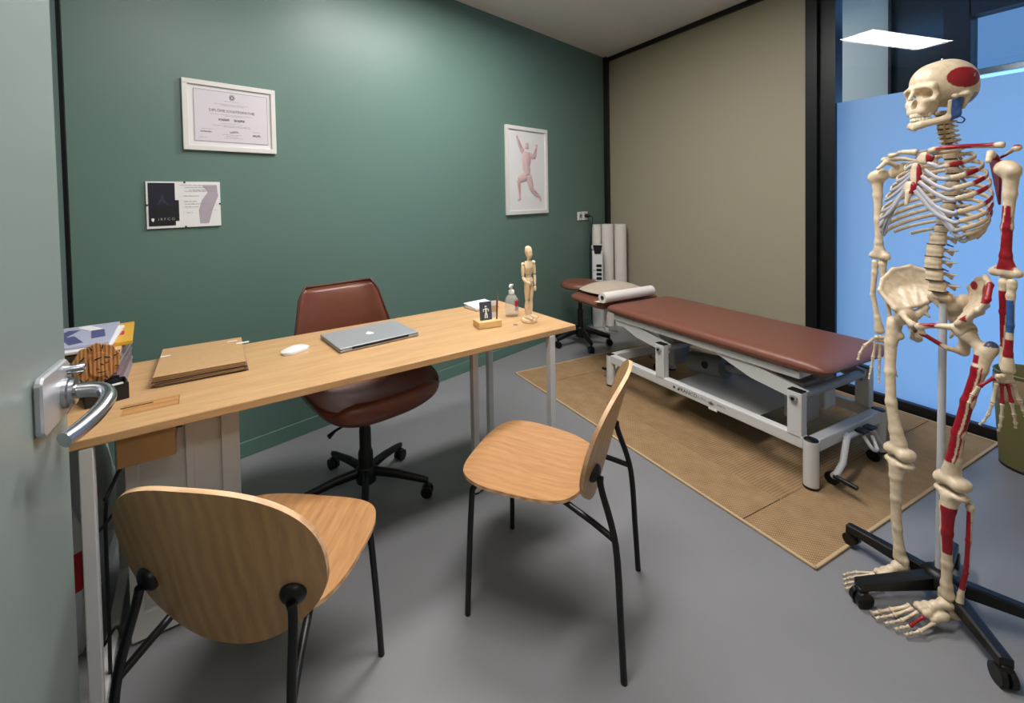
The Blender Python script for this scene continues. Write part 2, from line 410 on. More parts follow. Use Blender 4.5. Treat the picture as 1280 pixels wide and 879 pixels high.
# ================================================================== THE ROOM
CEIL = 2.855; XW = 3.545
GD = np.array([.9551, .2961, 0]); GN = np.array([.2961, -.9551, 0])          # along the green wall / out into the room
GRZ = math.atan2(.2961, .9551)
def gwall(x): return np.array([x, 3.099+(x-1.496)*.2961/.9551, 0])
struct('floor', MB().box((1.35, .85, -.05), (4.6, 6.3, .1)), 'floor_vinyl', 'smooth grey vinyl floor')
struct('ceiling', MB().box((1.35, .85, CEIL+.05), (4.6, 6.3, .1)), 'ceiling_plaster', 'rough grey plaster ceiling')
pa, pb = gwall(-.82), gwall(3.47)
mid = (pa+pb)/2-GN*.05; ln = np.linalg.norm(pb-pa)
struct('wall_back', MB().box((mid[0], mid[1], CEIL/2), (ln, .1, CEIL), rot=rotz(GRZ)), 'green_paint', 'matt dark green painted wall')
struct('wall_right', MB().box((XW+.05, 2.80, CEIL/2), (.1, 2.04, CEIL)), 'beige_panel', 'plain beige panel wall')
struct('wall_left', MB().box((-.77, 1.15, CEIL/2), (.1, 2.56, CEIL)), 'left_wall_paint', 'dark grey green side wall')
wf = MB(); wf.box((-.61, -.19, CEIL/2), (.5, .1, CEIL)); wf.box((2.13, -.19, CEIL/2), (3.1, .1, CEIL)); wf.box((.11, -.19, (2.12+CEIL)/2), (.94, .1, CEIL-2.12))
struct('wall_front', wf, 'beige_panel', 'wall around the doorway')
# corridor behind the doorway
wc = MB(); wc.box((-.9, -1.2, CEIL/2), (.1, 2.0, CEIL)); wc.box((1.9, -1.2, CEIL/2), (.1, 2.0, CEIL)); wc.box((.5, -2.2, CEIL/2), (2.9, .1, CEIL))
struct('wall_corridor', wc, 'beige_panel', 'corridor walls behind the doorway')
mb = MB()
q0, q1 = gwall(-.72), gwall(3.47); c = (q0+q1)/2+GN*.006
mb.box((c[0], c[1], .041), (np.linalg.norm(q1-q0), .012, .082), .003, rot=rotz(GRZ))
struct('baseboard_back', mb, 'baseboard_green', 'low green skirting along the green wall')
struct('trim_1', MB().box((XW-.012, 2.76, CEIL-.021), (.024, 1.97, .042)), 'black_metal', 'black strip between beige wall and ceiling')
cc = gwall(3.475)
mb = MB(); mb.box((3.513, 3.72, CEIL/2), (.075, .06, CEIL), rot=rotz(GRZ)); struct('trim_2', mb, 'black_metal', 'black vertical corner strip')
cl = gwall(-.715)+GN*.006
struct('trim_3', MB().box((cl[0], cl[1], CEIL/2), (.016, .012, CEIL)), 'black_metal', 'black vertical joint at the end of the green wall')
# glazed partition
g = MB(); g.box((XW+.03, 1.745, CEIL/2), (.10, .07, CEIL)); g.box((XW+.05, 1.688, CEIL/2), (.07, .05, CEIL)); g.box((XW+.035, 1.636, CEIL/2), (.09, .06, CEIL)); 
win = struct('window_1', g, 'black_metal', 'floor to ceiling glazed partition with black posts')
obj('bottom_rail', MB().box((XW+.01, .74, .03), (.07, 1.74, .06), .004), 'black_metal', win)
obj('top_rail', MB().box((XW+.03, .74, CEIL-.03), (.07, 1.74, .06), .004), 'black_metal', win)
obj('end_post', MB().box((XW+.03, -.13, CEIL/2), (.1, .06, CEIL)), 'black_metal', win)
def pane(name, pts, m_, parent):
    me = bpy.data.meshes.new(name); me.from_pydata(pts, [], [[0, 1, 2, 3]]); me.materials.append(MATS[m_]); return obj(name, None, m_, parent, me=me)
pane('glass_pane', [(XW+.02, -.10, .06), (XW+.02, -.10, CEIL-.06), (XW+.02, 1.607, CEIL-.06), (XW+.02, 1.607, .06)], 'partition_glass', win)
fm = MB(); fm.add([(XW+.012, -.10, .06), (XW+.012, 1.607, .06), (XW+.012, 1.607, 1.94), (XW+.012, -.10, 1.94)], [[0, 1, 2, 3]])
o = obj('frosted_film', fm, 'frosted_film', win); o['label'] = 'pale blue frosted film on the lower glass'
# beyond the glass
struct('floor_outside', MB().box((7.0, .5, -.06), (6.7, 12, .1)), 'facade_grey', 'pale paving outside the glass')
struct('wall_outside', MB().box((5.25, 3.48, 1.6), (.1, 3.07, 3.2)), 'facade_grey', 'pale grey wall beyond the glass')
fc = MB(); fc.box((5.24, 1.52, 1.6), (.14, .155, 3.2)); fc.box((5.24, -.8, 2.86), (.14, 4.5, .28)); fc.box((5.24, 1.94, 1.6), (.14, .02, 3.2))
w2 = struct('window_2', fc, 'black_metal', 'black window frame beyond the glass')
obj('dark_panel', MB().box((5.26, 1.77, 1.6), (.06, .35, 3.2)), 'dark_panel', w2)
obj('transom', MB().box((5.24, -.4, 2.27), (.05, 3.68, .05), .005), 'steel', w2)
pane('fanlight', [(5.235, -3.0, 2.28), (5.235, -3.0, 2.74), (5.235, 1.444, 2.74), (5.235, 1.444, 2.28)], 'sky_dim_glass', w2)  # pane added to darken the sky seen above the frosted film
struct('ceiling_outside', MB().box((4.5, 1.2, 3.25), (1.65, 7.5, .1)), 'grey_plastic', 'dim soffit beyond the glass')
# door leaf, open into the room
dr = MB(); dr.box((0, -.46, 1.04), (.04, .92, 2.07), .002)
door = struct('door_1', dr, 'door_paint', 'grey green door standing open with steel lever handle', loc=(-.328, 1.005, .012))
pl = MB()
pl.prism([(-.133, -.038), (-.125, -.047), (-.03, -.047), (-.014, -.032), (-.014, .032), (-.03, .046), (-.125, .046), (-.133, .038)], 0, .012, T=lambda x, y, z: (z+.02, x, y))
o = obj('lock_plate', pl, 'steel_matt', door, (0, 0, 1.032)); o.modifiers.new('b', 'BEVEL').width = .003
lv = MB(); lv.lathe([(.026, 0), (.026, .006), (.022, .008), (.022, .014), (.0165, .016)], (.032, -.044, 1.024), 24, rot=roty(R(90)))
path = smooth_path([(.04, -.044, 1.024), (.068, -.044, 1.022), (.086, -.051, 1.018), (.095, -.072, 1.012), (.090, -.103, 1.003), (.077, -.134, .995), (.063, -.158, .990)], 6)
lv.tube(path, [.0125]*len(path), 16)
obj('lever', lv, 'steel', door)
kn = MB(); kn.lathe([(.008, 0), (.008, .022), (.006, .024)], (.032, -.030, 1.058), 14, rot=roty(R(90)))
obj('thumb_turn', kn, 'steel', door)

# ceiling lamp (the desk panel's reflection shows in the glass)
def ceiling_lamp(x, y, label, z=CEIL, em='led_diffuser'):
    lamp = thing('ceiling_light', label, 'ceiling light', (x, y, z), R(8.1), 'LED panels on the ceiling')
    fr = MB()
    for sx, sy, px, py in ((1.22, .012, 0, .154), (1.22, .012, 0, -.154), (.012, .30, .604, 0), (.012, .30, -.604, 0)):
        fr.box((px, py, -.025), (sx, sy, .05), .002)
    fr.box((0, 0, -.008), (1.2, .3, .014))
    obj('frame', fr, 'white_metal', lamp)
    obj('diffuser', MB().box((0, 0, -.033), (1.196, .296, .012)), em, lamp)
ceiling_lamp(4.45, 3.0, 'added fill light panel on the soffit beyond the glass', 3.20, 'led_fill')  # added fill, brightens the pale wall and the film from behind
ceiling_lamp(.35, -1.25, 'added unseen fill light panel on the corridor ceiling', CEIL, 'led_fill')  # added fill behind the camera, lifts the room's shadows
ceiling_lamp(1.42, 2.09, 'slim white LED panel on the ceiling above the desk')
ceiling_lamp(.62, .92, 'slim white LED panel on the ceiling on the doorway side')

# ================================================================== DESK
DD = np.array([.9944, .1056]); DB = np.array([-.1056, .9944]); DF = np.array([1.315, 1.60]); DRZ = math.atan2(.1056, .9944)
dc = DF-.9*DD+.3*DB
def desk_xy(s, t): q = DF+s*DD+t*DB; return q[0], q[1]
desk = thing('desk', 'long oak topped desk on white tripod steel legs', 'desk', (dc[0], dc[1], 0), DRZ)
tp = MB(); tp.box((0, 0, .7475), (1.8, .6, .025), .003)
obj('tabletop', tp, 'oak_desk', desk)
def tripod(sg):
    # three uprights joined by a Y shaped floor bar
    e = thing
    cx, cy = sg*(.9-.23), -.04
    feet = [(sg*(.9-.145), -.287), (sg*(.9-.413), -.07), (sg*(.9-.13), .22)]
    if sg < 0:
        feet = [(-.828, -.284), (-.828, .26)]; cx, cy = -.828, 0
    for x, y in feet:
        obj('leg', MB().box((x, y, .372), (.03, .03, .726), .003), 'white_metal', desk)
        obj('foot', MB().lathe([(.013, 0), (.013, .008), (.01, .01)], (x, y, 0), 12), 'black_plastic', desk)
    for x, y in feet:
        a = math.atan2(y-cy, x-cx); L_ = math.hypot(x-cx, y-cy)
        obj('floor_bar', MB().box(((x+cx)/2, (y+cy)/2, .024), (L_, .03, .028), .003, rot=rotz(a)), 'white_metal', desk)
    obj('top_plate', MB().box((cx, cy+.01, .7315), (.34 if sg > 0 else .05, .5, .006)), 'white_metal', desk)
tripod(1); tripod(-1)
fl = MB(); fl.box((-.70, -.165, .7597), (.135, .075, .0012))
flap = obj('cable_flap', fl, 'oak_edge', desk)
obj('slot', MB().box((-.735, -.145, .7600), (.078, .006, .0012)), 'black_plastic', flap)
obj('gap_line', MB().box((-.631, -.165, .7599), (.002, .075, .0012)), 'kraft_dark', flap)
obj('hole', MB().lathe([(.011, 0), (.011, .0012)], (-.9+1.8-.225, -.285+.145, .7594), 14), 'kraft_dark', desk)
cb = obj('cable_box', MB().box((-.706, -.185, .689), (.132, .165, .092), .003), 'box_wood', desk)
obj('bolt', MB().cyl((-.641, -.20, .70), (-.624, -.20, .70), .010, n=12), 'black_plastic', cb)

# white cabinet under the desk
cx, cy = desk_xy(-1.522, .385)
cab = thing('cabinet', 'low white panelled cabinet tucked under the desk', 'cabinet', (cx, cy, 0), DRZ)
obj('body', MB().box((0, .01, .345), (.31, .33, .69), .003), 'white_paint', cab)
for x, w_ in ((-.138, .034), (.012, .022), (.128, .054)):
    obj('stile', MB().box((x, -.163, .39), (w_, .016, .60), .002), 'white_paint', cab)
obj('plinth', MB().box((0, -.163, .05), (.31, .016, .08), .002), 'white_paint', cab)
obj('top_edge', MB().box((0, -.163, .68), (.31, .016, .02), .002), 'white_paint', cab)

# things left under the desk: plastic bag with a red band, cables
def crumple(pos, sz, mats, name, label, cat, seed):
    rng = np.random.RandomState(seed); mb = MB(); n, k = 26, 14; V = []; F = []
    for i in range(k+1):
        z = i/k; rr = (.75+.35*math.sin(math.pi*min(1, z*1.15)))*(1 if z < .8 else 1-(z-.8)*2.6)
        for j in range(n):
            t = 2*math.pi*j/n; w = 1+.10*math.sin(5*t+6*z+seed)+.06*math.sin(9*t-11*z)+.03*rng.randn()
            V.append((sz[0]*rr*w*math.cos(t), sz[1]*rr*w*math.sin(t), sz[2]*z))
    for i in range(k):
        for j in range(n): F.append([i*n+j, i*n+(j+1) % n, (i+1)*n+(j+1) % n, (i+1)*n+j])
    F.append(list(range(n))[::-1]); F.append([k*n+j for j in range(n)])
    mb.add(V, F, 0, True)
    for i in range(len(mb.f)):
        r_ = i//n
        if len(mats) > 1 and r_ in (7, 8, 9): mb.m[i] = 1
    o = obj(name, mb, mats, None, pos); tag(o, label, cat); return o
crumple((-.56, 1.72, 0), (.075, .09, .44), ['bag_plastic', 'red_cloth'], 'plastic_bag', 'crumpled white plastic bag with a red band on the floor under the desk', 'bag', 3)
crumple((-.585, 2.02, 0), (.085, .11, .60), ['bag_plastic'], 'sack', 'tall grey plastic sack against the side wall under the desk', 'bag', 5)
def cable(name, pts, r, m_, label):
    P = smooth_path(pts, 7); o = obj(name, MB().tube(P, [r]*len(P), 8), m_); tag(o, label, 'cable'); return o
def dl(x, y, z): q = desk_xy(x-.9, y+.3); return (q[0], q[1], z)
dlx = lambda x, y, z: (x, y, z)
P = smooth_path([dlx(-.762, -.235, .642), dlx(-.776, -.235, .615), dlx(-.79, -.24, .585), dlx(-.80, -.25, .565), dlx(-.803, -.22, .545), dlx(-.81, -.2, .45), dlx(-.812, -.19, .2), dlx(-.815, -.18, .012), dlx(-.815, -.10, .006)], 7); obj('power_cable', MB().tube(P, [.005]*len(P), 8), 'black_plastic', desk)
cable('extension_lead', [dl(-.772, -.21, .53), dl(-.80, -.22, .49), dl(-.84, -.225, .45), dl(-.855, -.22, .40), dl(-.85, -.2, .2), dl(-.83, -.215, .14), dl(-.79, -.225, .19), dl(-.78, -.22, .10), dl(-.80, -.225, .006), dl(-.85, -.22, .006)], .004, 'black_plastic', 'thin black lead sagging beside the plastic bag')

# ================================================================== WALL PIECES
def wall_thing(name, label, cat, x, z):
    p = gwall(x); return thing(name, label, cat, (p[0], p[1], z), GRZ)
def frame_on(t, w, h, fw, m_, dep=.018):
    f = MB()
    for sx, sz, px, pz in ((w, fw, 0, h/2-fw/2), (w, fw, 0, -h/2+fw/2), (fw, h-2*fw, w/2-fw/2, 0), (fw, h-2*fw, -w/2+fw/2, 0)):
        f.box((px, -dep/2-.001, pz), (sx, dep, sz), .0015)
    return obj('frame', f, m_, t)
dp = wall_thing('framed_diploma', 'white framed diploma hanging above the smaller certificate', 'picture', -.094, 1.79)
frame_on(dp, .44, .348, .024, 'white_paint')
obj('mount', MB().box((0, -.006, 0), (.394, .008, .302)), 'paper', dp)
sh = obj('sheet', MB().box((.004, -.0108, .002), (.35, .0015, .258)), 'paper_lilac', dp)
bd = MB()
for sx, sz, px, pz in ((.35, .0022, 0, .128), (.35, .0022, 0, -.128), (.0022, .258, .174, 0), (.0022, .258, -.174, 0)): bd.box((px+.004, -.0118, pz+.002), (sx, .0008, sz))
obj('border_line', bd, 'ink_soft', sh)
text('heading', "DIPLÔME D'OSTÉOPATHIE", .0185, 'ink', sh, (.004, -.0118, .032))
def squiggle(name, parent, x0, x1, z, amp, m_, y=-.0119, th=.0011, seed=1, n=40, slant=.0):
    rng = np.random.RandomState(seed); P = []
    for i in range(n):
        u = i/(n-1); P.append((x0+(x1-x0)*u+amp*.6*math.sin(i*1.9), y, z+amp*math.sin(i*1.35+seed)*(.5+.5*rng.rand())+slant*u))
    return obj(name, MB().tube(P, [th]*n, 5), m_, parent)
squiggle('handwriting', sh, -.062, -.012, -.012, .008, 'ink', seed=2, n=34)
squiggle('handwriting', sh, .01, .062, -.012, .008, 'ink', seed=4, n=34)
def ruled(name, parent, rows, m_, th=.0018, y=-.0118):
    f = MB()
    for x0, x1, z in rows:
        x = x0; rng = np.random.RandomState(int((z+1)*1e4) % 9999)
        while x < x1-.003:
            w_ = min(.006+.014*rng.rand(), x1-x); f.box((x+w_/2, y, z), (w_, .0008, th)); x += w_+.004
    return obj(name, f, m_, parent)
ruled('small_print', sh, [(-.035, .035, .083), (-.08, .088, .067), (-.048, .062, .060), (-.10, .10, .014), (-.03, .06, .007), (-.05, .05, -.031), (-.09, .09, -.042), (-.04, .09, -.048), (-.045, .05, -.088), (-.03, .03, -.097), (-.04, .05, -.105), (-.14, -.09, -.064), (.1, .14, -.066), (-.15, -.115, -.108)], 'ink_soft')
squiggle('signature', sh, -.145, -.095, -.078, .004, 'ink', seed=7, n=30); squiggle('signature', sh, -.012, .028, -.076, .006, 'ink', seed=8, n=22, slant=.006); squiggle('signature', sh, .10, .138, -.084, .007, 'ink', seed=9, n=26)
em = MB()
for a in range(3):
    P = [(.004+.014*math.cos(t)*math.cos(a*math.pi/3)-.006*math.sin(t)*math.sin(a*math.pi/3), -.0119, .104+.014*math.cos(t)*math.sin(a*math.pi/3)+.006*math.sin(t)*math.cos(a*math.pi/3)) for t in np.linspace(0, 2*math.pi, 25)]
    em.tube(P, [.001]*25, 5)
obj('emblem', em, 'ink', sh)
glm = bpy.data.materials.new('picture_glass'); glm.use_nodes = True; MATS['picture_glass'] = glm
nt = glm.node_tree; nt.nodes.remove(nt.nodes['Principled BSDF']); tr = nt.nodes.new('ShaderNodeBsdfTransparent'); gl = nt.nodes.new('ShaderNodeBsdfGlossy'); gl.inputs['Roughness'].default_value = .03
fr = nt.nodes.new('ShaderNodeValue'); fr.outputs[0].default_value = .05; mxs = nt.nodes.new('ShaderNodeMixShader')
nt.links.new(fr.outputs[0], mxs.inputs[0]); nt.links.new(tr.outputs[0], mxs.inputs[1]); nt.links.new(gl.outputs[0], mxs.inputs[2]); nt.links.new(mxs.outputs[0], nt.nodes['Material Output'].inputs[0])
pane('glass', [(-.196, -.0145, -.15), (.196, -.0145, -.15), (.196, -.0145, .15), (-.196, -.0145, .15)], 'picture_glass', dp)

ct = wall_thing('certificate', 'small unframed certificate with a navy block on the green wall', 'picture', -.305, 1.348)
obj('board', MB().box((0, -.006, 0), (.31, .010, .222), .001), 'paper', ct)
obj('navy_block', MB().box((-.094, -.0116, .003), (.106, .0014, .203)), 'navy', ct)
obj('charcoal_block', MB().prism([(-.147, -.0985), (-.041, -.0985), (-.041, -.078), (-.026, -.078), (-.026, .022), (-.041, .022), (-.041, .0), (-.147, -.02)], -.0130, -.0118, T=lambda x, y, z: (x, z, y)), 'charcoal', ct)
text('lettering', 'I R F C O', .017, 'smoke', ct, (-.078, -.0136, -.068))
obj('shield_mark', MB().prism([(-.137, -.062), (-.127, -.062), (-.126, -.070), (-.131, -.080), (-.137, -.071)], -.0140, -.0128, T=lambda x, y, z: (x, z, y)), 'paper', ct)
obj('figure_mark', MB().prism([(-.115, -.005), (-.10, .03), (-.092, .055), (-.085, .03), (-.066, -.002), (-.08, .004), (-.094, .014), (-.104, .004)], -.0128, -.0120, T=lambda x, y, z: (x, z, y)), 'navy_soft', ct)
obj('brush_mark', MB().prism([(.062, -.095), (.10, -.095), (.118, -.03), (.145, .04), (.14, .095), (.075, .095), (.10, .06), (.072, .02), (.058, -.03)], -.0122, -.0112, T=lambda x, y, z: (x, z, y)), 'smoke', ct)
ruled('small_print', ct, [(-.02, .14, .094), (.0, .13, .083), (.02, .09, .072), (0, .14, .065), (-.005, .06, .042), (-.005, .05, .015), (.0, .11, .002), (0, .06, -.012), (.005, .03, -.04), (.1, .135, -.03)], 'ink_soft', y=-.0126)
for x, z in ((-.152, 0), (.152, 0), (0, .108), (0, -.108)): obj('clip', MB().box((x, -.008, z), (.008, .012, .008), .001), 'black_metal', ct)

ps = wall_thing('framed_poster', 'tall white framed drawing of a muscular running figure', 'picture', 2.196, 1.584)
frame_on(ps, .573, .768, .032, 'white_paint', .022)
ss = obj('sheet', MB().box((0, -.006, 0), (.515, .009, .71)), 'paper', ps)
def ptube(name, pts, r, m_='anat_pink'):
    P = smooth_path([(x, -.0125, z) for x, z in pts], 6); rr = np.interp(np.linspace(0, 1, len(P)), np.linspace(0, 1, len(r)), r)
    return obj(name, MB().tube(P, rr, 8, flat=.22, upv=(0, 0, 1) if abs(pts[0][0]-pts[-1][0]) > abs(pts[0][1]-pts[-1][1]) else (1, 0, 0)), m_, ss)
def pline(pts, r=.004, m_='anat_line'):
    P = smooth_path([(x, -.0165, z) for x, z in pts], 6); return obj('ink_line', MB().tube(P, [r]*len(P), 6, flat=.4), m_, ss)
ptube('torso', [(.0, .165), (-.012, .10), (-.015, .03), (.0, -.03)], [.05, .062, .045, .042])
ptube('head', [(-.005, .245), (-.003, .20)], [.022, .03]); 
ptube('arm', [(-.06, .165), (-.10, .22), (-.14, .30)], [.026, .02, .012]); ptube('arm', [(.05, .14), (.10, .13), (.135, .24)], [.026, .024, .012])
ptube('thigh', [(-.02, -.05), (-.08, -.07), (-.125, -.085)], [.04, .036, .026]); ptube('shin', [(-.125, -.085), (-.115, -.16), (-.11, -.24)], [.024, .02, .01]); ptube('foot', [(-.10, -.245), (-.135, -.26)], [.013, .009])
ptube('thigh', [(.015, -.05), (.04, -.12), (.065, -.175)], [.04, .036, .024]); ptube('shin', [(.065, -.175), (.12, -.21), (.175, -.235)], [.024, .022, .012]); ptube('foot', [(.175, -.235), (.185, -.275)], [.014, .008])
for p_ in ([(-.05, .14), (-.03, .08), (-.045, .02)], [(.035, .14), (.015, .07), (.03, .0)], [(-.04, .11), (0, .10), (.04, .115)], [(-.1, -.06), (-.07, -.055), (-.04, -.035)], [(.03, -.06), (.055, -.12)], [(.08, -.18), (.13, -.205)], [(-.127, -.11), (-.118, -.19)], [(-.09, .2), (-.12, .26)], [(.09, .15), (.12, .2)]): pline(p_)
pane('glass', [(-.256, -.0195, -.353), (.256, -.0195, -.353), (.256, -.0195, .353), (-.256, -.0195, .353)], 'picture_glass', ps)

so = wall_thing('wall_socket', 'white double wall socket with a black plug in it', 'socket', 3.04, 1.146)
for x in (-.045, .045):
    pl_ = obj('socket_plate', MB().box((x, -.006, 0), (.086, .012, .086), .003), 'white_plastic', so)
    obj('socket_well', MB().lathe([(.021, 0), (.021, .003), (.019, .003)], (x, -.012, 0), 20, rot=rotx(R(90))), 'grey_plastic', pl_)
pg = obj('plug', MB().lathe([(.02, 0), (.02, .03), (.012, .045), (.006, .06)], (.045, -.013, 0), 18, rot=rotx(R(90))), 'black_plastic', so)
P = smooth_path([(.045, -.07, 0), (.06, -.085, -.03), (.075, -.06, -.16), (.08, -.04, -.35), (.085, -.035, -.62), (.085, -.04, -.95), (.085, -.05, -1.13)], 6)
obj('cord', MB().tube(P, [.004]*len(P), 7), 'black_plastic', so)

# ================================================================== RUG
rug = thing('rug', 'large woven straw rug lying under the treatment table', 'rug', (2.63, 1.862, 0), 0)
rw, rl, bw = 1.736, 2.014, .27
obj('field', MB().box((0, 0, .004), (rw-2*bw, rl-2*bw, .007)), 'sisal_field', rug)
for sx, sy, px, py in ((rw, bw, 0, rl/2-bw/2), (rw, bw, 0, -rl/2+bw/2), (bw, rl-2*bw, rw/2-bw/2, 0), (bw, rl-2*bw, -rw/2+bw/2, 0)):
    obj('border', MB().box((px, py, .0042), (sx-.004, sy-.004, .0078)), 'sisal_border', rug)
for sx, sy, px, py in ((rw, .012, 0, rl/2-.006), (rw, .012, 0, -rl/2+.006), (.012, rl, rw/2-.006, 0), (.012, rl, -rw/2+.006, 0)):
    obj('binding', MB().box((px, py, .005), (sx, sy, .010), .003), 'rug_binding', rug)

# ================================================================== PLYWOOD CHAIRS
def make_chair(label, loc, heading):
    t = thing('plywood_chair', label, 'chair', (loc[0], loc[1], 0), heading-math.pi/2)      # local +y is the front
    # seat
    ol = superoval(.218, .212, 56, 3.0, .09)
    def seat(x, y, side, q):
        z = .452-.016*(1-(x/.24)**2)*(1-((y+.03)/.26)**2)-.018*max(0, (y-.13)/.08)**2+.022*max(0, (-y-.14)/.07)**2
        return (x, y+.088, z-.011*side)
    obj('seat', MB().shell(ol, seat, 12, (0, 0, 1)), ['oak_ply', 'ply_edge'], t)
    # back: wide rounded shield, wrapped forward at the sides and leaning back
    ob = []
    for i in range(64):
        a = 2*math.pi*i/64; c, s_ = math.cos(a), math.sin(a)
        e = 2.5; x = math.copysign(abs(c)**(2/e), c); v = math.copysign(abs(s_)**(2/e), s_)
        wx = .236*(1+.03*v-.06*v*v) if v > 0 else .236*(1-.30*v*v)
        ob.append((x*wx, .198*v))
    def back_y(x, z): return -.128-(z-.42)*.27+.72*x*x
    def back(x, v, side, q):
        z = .606+v*1.02
        return (x, back_y(x, z)-.011*side, z-.002*side)
    obj('backrest', MB().shell(ob, back, 12, (0, 0, 1)), ['oak_back', 'ply_edge'], t)
    for s_ in (-1, 1):
        cxp, czp = s_*.165, .548; cy_ = back_y(cxp, czp)-.011
        nrm = unit((1.44*cxp, -1, -.27)); xa = unit(np.cross((0, 0, 1), nrm)); ya = np.cross(nrm, xa); RM = np.stack([xa, ya, nrm], 1)
        cp = np.array([cxp, cy_, czp]); tp_ = cp+nrm*.020
        rear = [(s_*.206, -.236, 0), (s_*.200, -.229, .15), (s_*.190, -.216, .37), (tp_[0]+s_*.006, tp_[1]-.004, .51), tuple(tp_)]
        P = smooth_path(rear, 6); lg = obj('leg', MB().tube(P, [.0095]*len(P), 12), 'black_metal', t)
        obj('stub', MB().tube([(s_*.190, -.214, .385), (s_*.172, -.15, .405), (s_*.15, -.06, .428)], [.009, .009, .009], 10), 'black_metal', lg)
        obj('back_cap', MB().lathe([(.027, -.001), (.027, .006), (.022, .012), (.012, .017)], cp, 20, rot=RM), 'black_plastic', lg)
        P = smooth_path([(s_*.207, .245, 0), (s_*.200, .240, .16), (s_*.187, .232, .37), (s_*.182, .225, .412), (s_*.172, .195, .429), (s_*.158, .09, .430), (s_*.15, -.06, .430)], 6)
        obj('leg', MB().tube(P, [.0095]*len(P), 12), 'black_metal', t)
    obj('crossbar', MB().tube([(-.16, .03, .426), (.16, .03, .426)], [.008, .008], 10), 'black_metal', t)
    return t
make_chair('oak plywood chair with black legs, seen side on, standing between desk and rug', (.900, 1.205), R(128))
make_chair('oak plywood chair with its broad back turned, in front of the white cabinet', (-.005, 1.180), R(57))

# ================================================================== OFFICE CHAIR
oc = thing('office_chair', 'brown leather bucket chair on a black wheeled base behind the desk', 'chair', (.43, 2.02, 0), R(-77)-math.pi/2)
def oc_prof(v):
    P = [(.262, .560), (.252, .505), (.17, .472), (.02, .455), (-.09, .455), (-.175, .495), (-.212, .60), (-.24, .77), (-.272, .935)]
    Q = smooth_path([(0, y, z) for y, z in P], 8); i = v*(len(Q)-1); k = min(int(i), len(Q)-2); f_ = i-k
    return Q[k]*(1-f_)+Q[k+1]*f_
def oc_pt(u, v, off):
    p = oc_prof(v); p2 = oc_prof(min(1, v+.01)); p1 = oc_prof(max(0, v-.01)); tg = unit(p2-p1); nrm = np.array([0, tg[2], -tg[1]])   # points inside
    w = np.interp(v, [0, .02, .06, .12, .25, .45, .62, .75, .9, .96, 1], [.17, .215, .25, .272, .292, .30, .30, .280, .228, .21, .175])
    rise = np.interp(v, [0, .2, .45, .6, .8, 1], [.02, .09, .17, .15, .07, .045])
    au = abs(u); x = w*u*(1-.06*au**4)
    q = p+nrm*(rise*(.12*u*u+.88*au**3.2))+np.array([x, 0, 0])
    n2 = unit(nrm+np.array([-1.6*rise*3*u*au, 0, 0])); return q-n2*off
def grid_shell(mb, fn, nu, nv, thick, mi=(0, 0, 0)):
    for sd in (0, 1):
        V = []; 
        for j in range(nv+1):
            for i in range(nu+1):
                u = -1+2*i/nu; v = j/nv; ed = max(abs(u)**10, abs(2*v-1)**14)
                V.append(fn(u, v, thick*(ed*.5+(1-ed)*(0 if sd == 0 else 1))+(0 if sd == 0 else 0)))
        F = [[j*(nu+1)+i, j*(nu+1)+i+1, (j+1)*(nu+1)+i+1, (j+1)*(nu+1)+i] for j in range(nv) for i in range(nu)]
        if sd: F = [f[::-1] for f in F]
        mb.add(V, F, mi[sd], True)
    return mb
def weld(o, d=.0008):
    bm = bmesh.new(); bm.from_mesh(o.data); bmesh.ops.remove_doubles(bm, verts=list(bm.verts), dist=d); bmesh.ops.recalc_face_normals(bm, faces=list(bm.faces)); bm.to_mesh(o.data); bm.free(); return o
weld(obj('bucket_seat', grid_shell(MB(), oc_pt, 36, 40, .052), 'leather_brown', oc))
edge = [oc_pt(1.0, v, .026) for v in np.linspace(.35, 1, 30)]+[oc_pt(u, 1.0, .026) for u in np.linspace(1, -1, 20)][1:]+[oc_pt(-1., v, .026) for v in np.linspace(1, .35, 30)][1:]
obj('piping', MB().tube(edge, [.006]*len(edge), 8), 'piping_brown', oc)
obj('mechanism', MB().box((0, 0, .392), (.16, .20, .035), .008), 'black_plastic', oc)
obj('tilt_lever', MB().tube([(.06, .04, .385), (.17, .07, .375), (.20, .08, .365)], [.006, .006, .011], 8), 'black_plastic', oc)
col = MB(); col.lathe([(.034, .075), (.034, .19), (.031, .20), (.027, .21), (.027, .30), (.024, .31), (.022, .39)], (0, 0, 0), 20); obj('gas_column', col, 'black_plastic', oc)
obj('hub', MB().lathe([(.03, .05), (.046, .06), (.046, .115), (.036, .13)], (0, 0, 0), 20), 'black_plastic', oc)
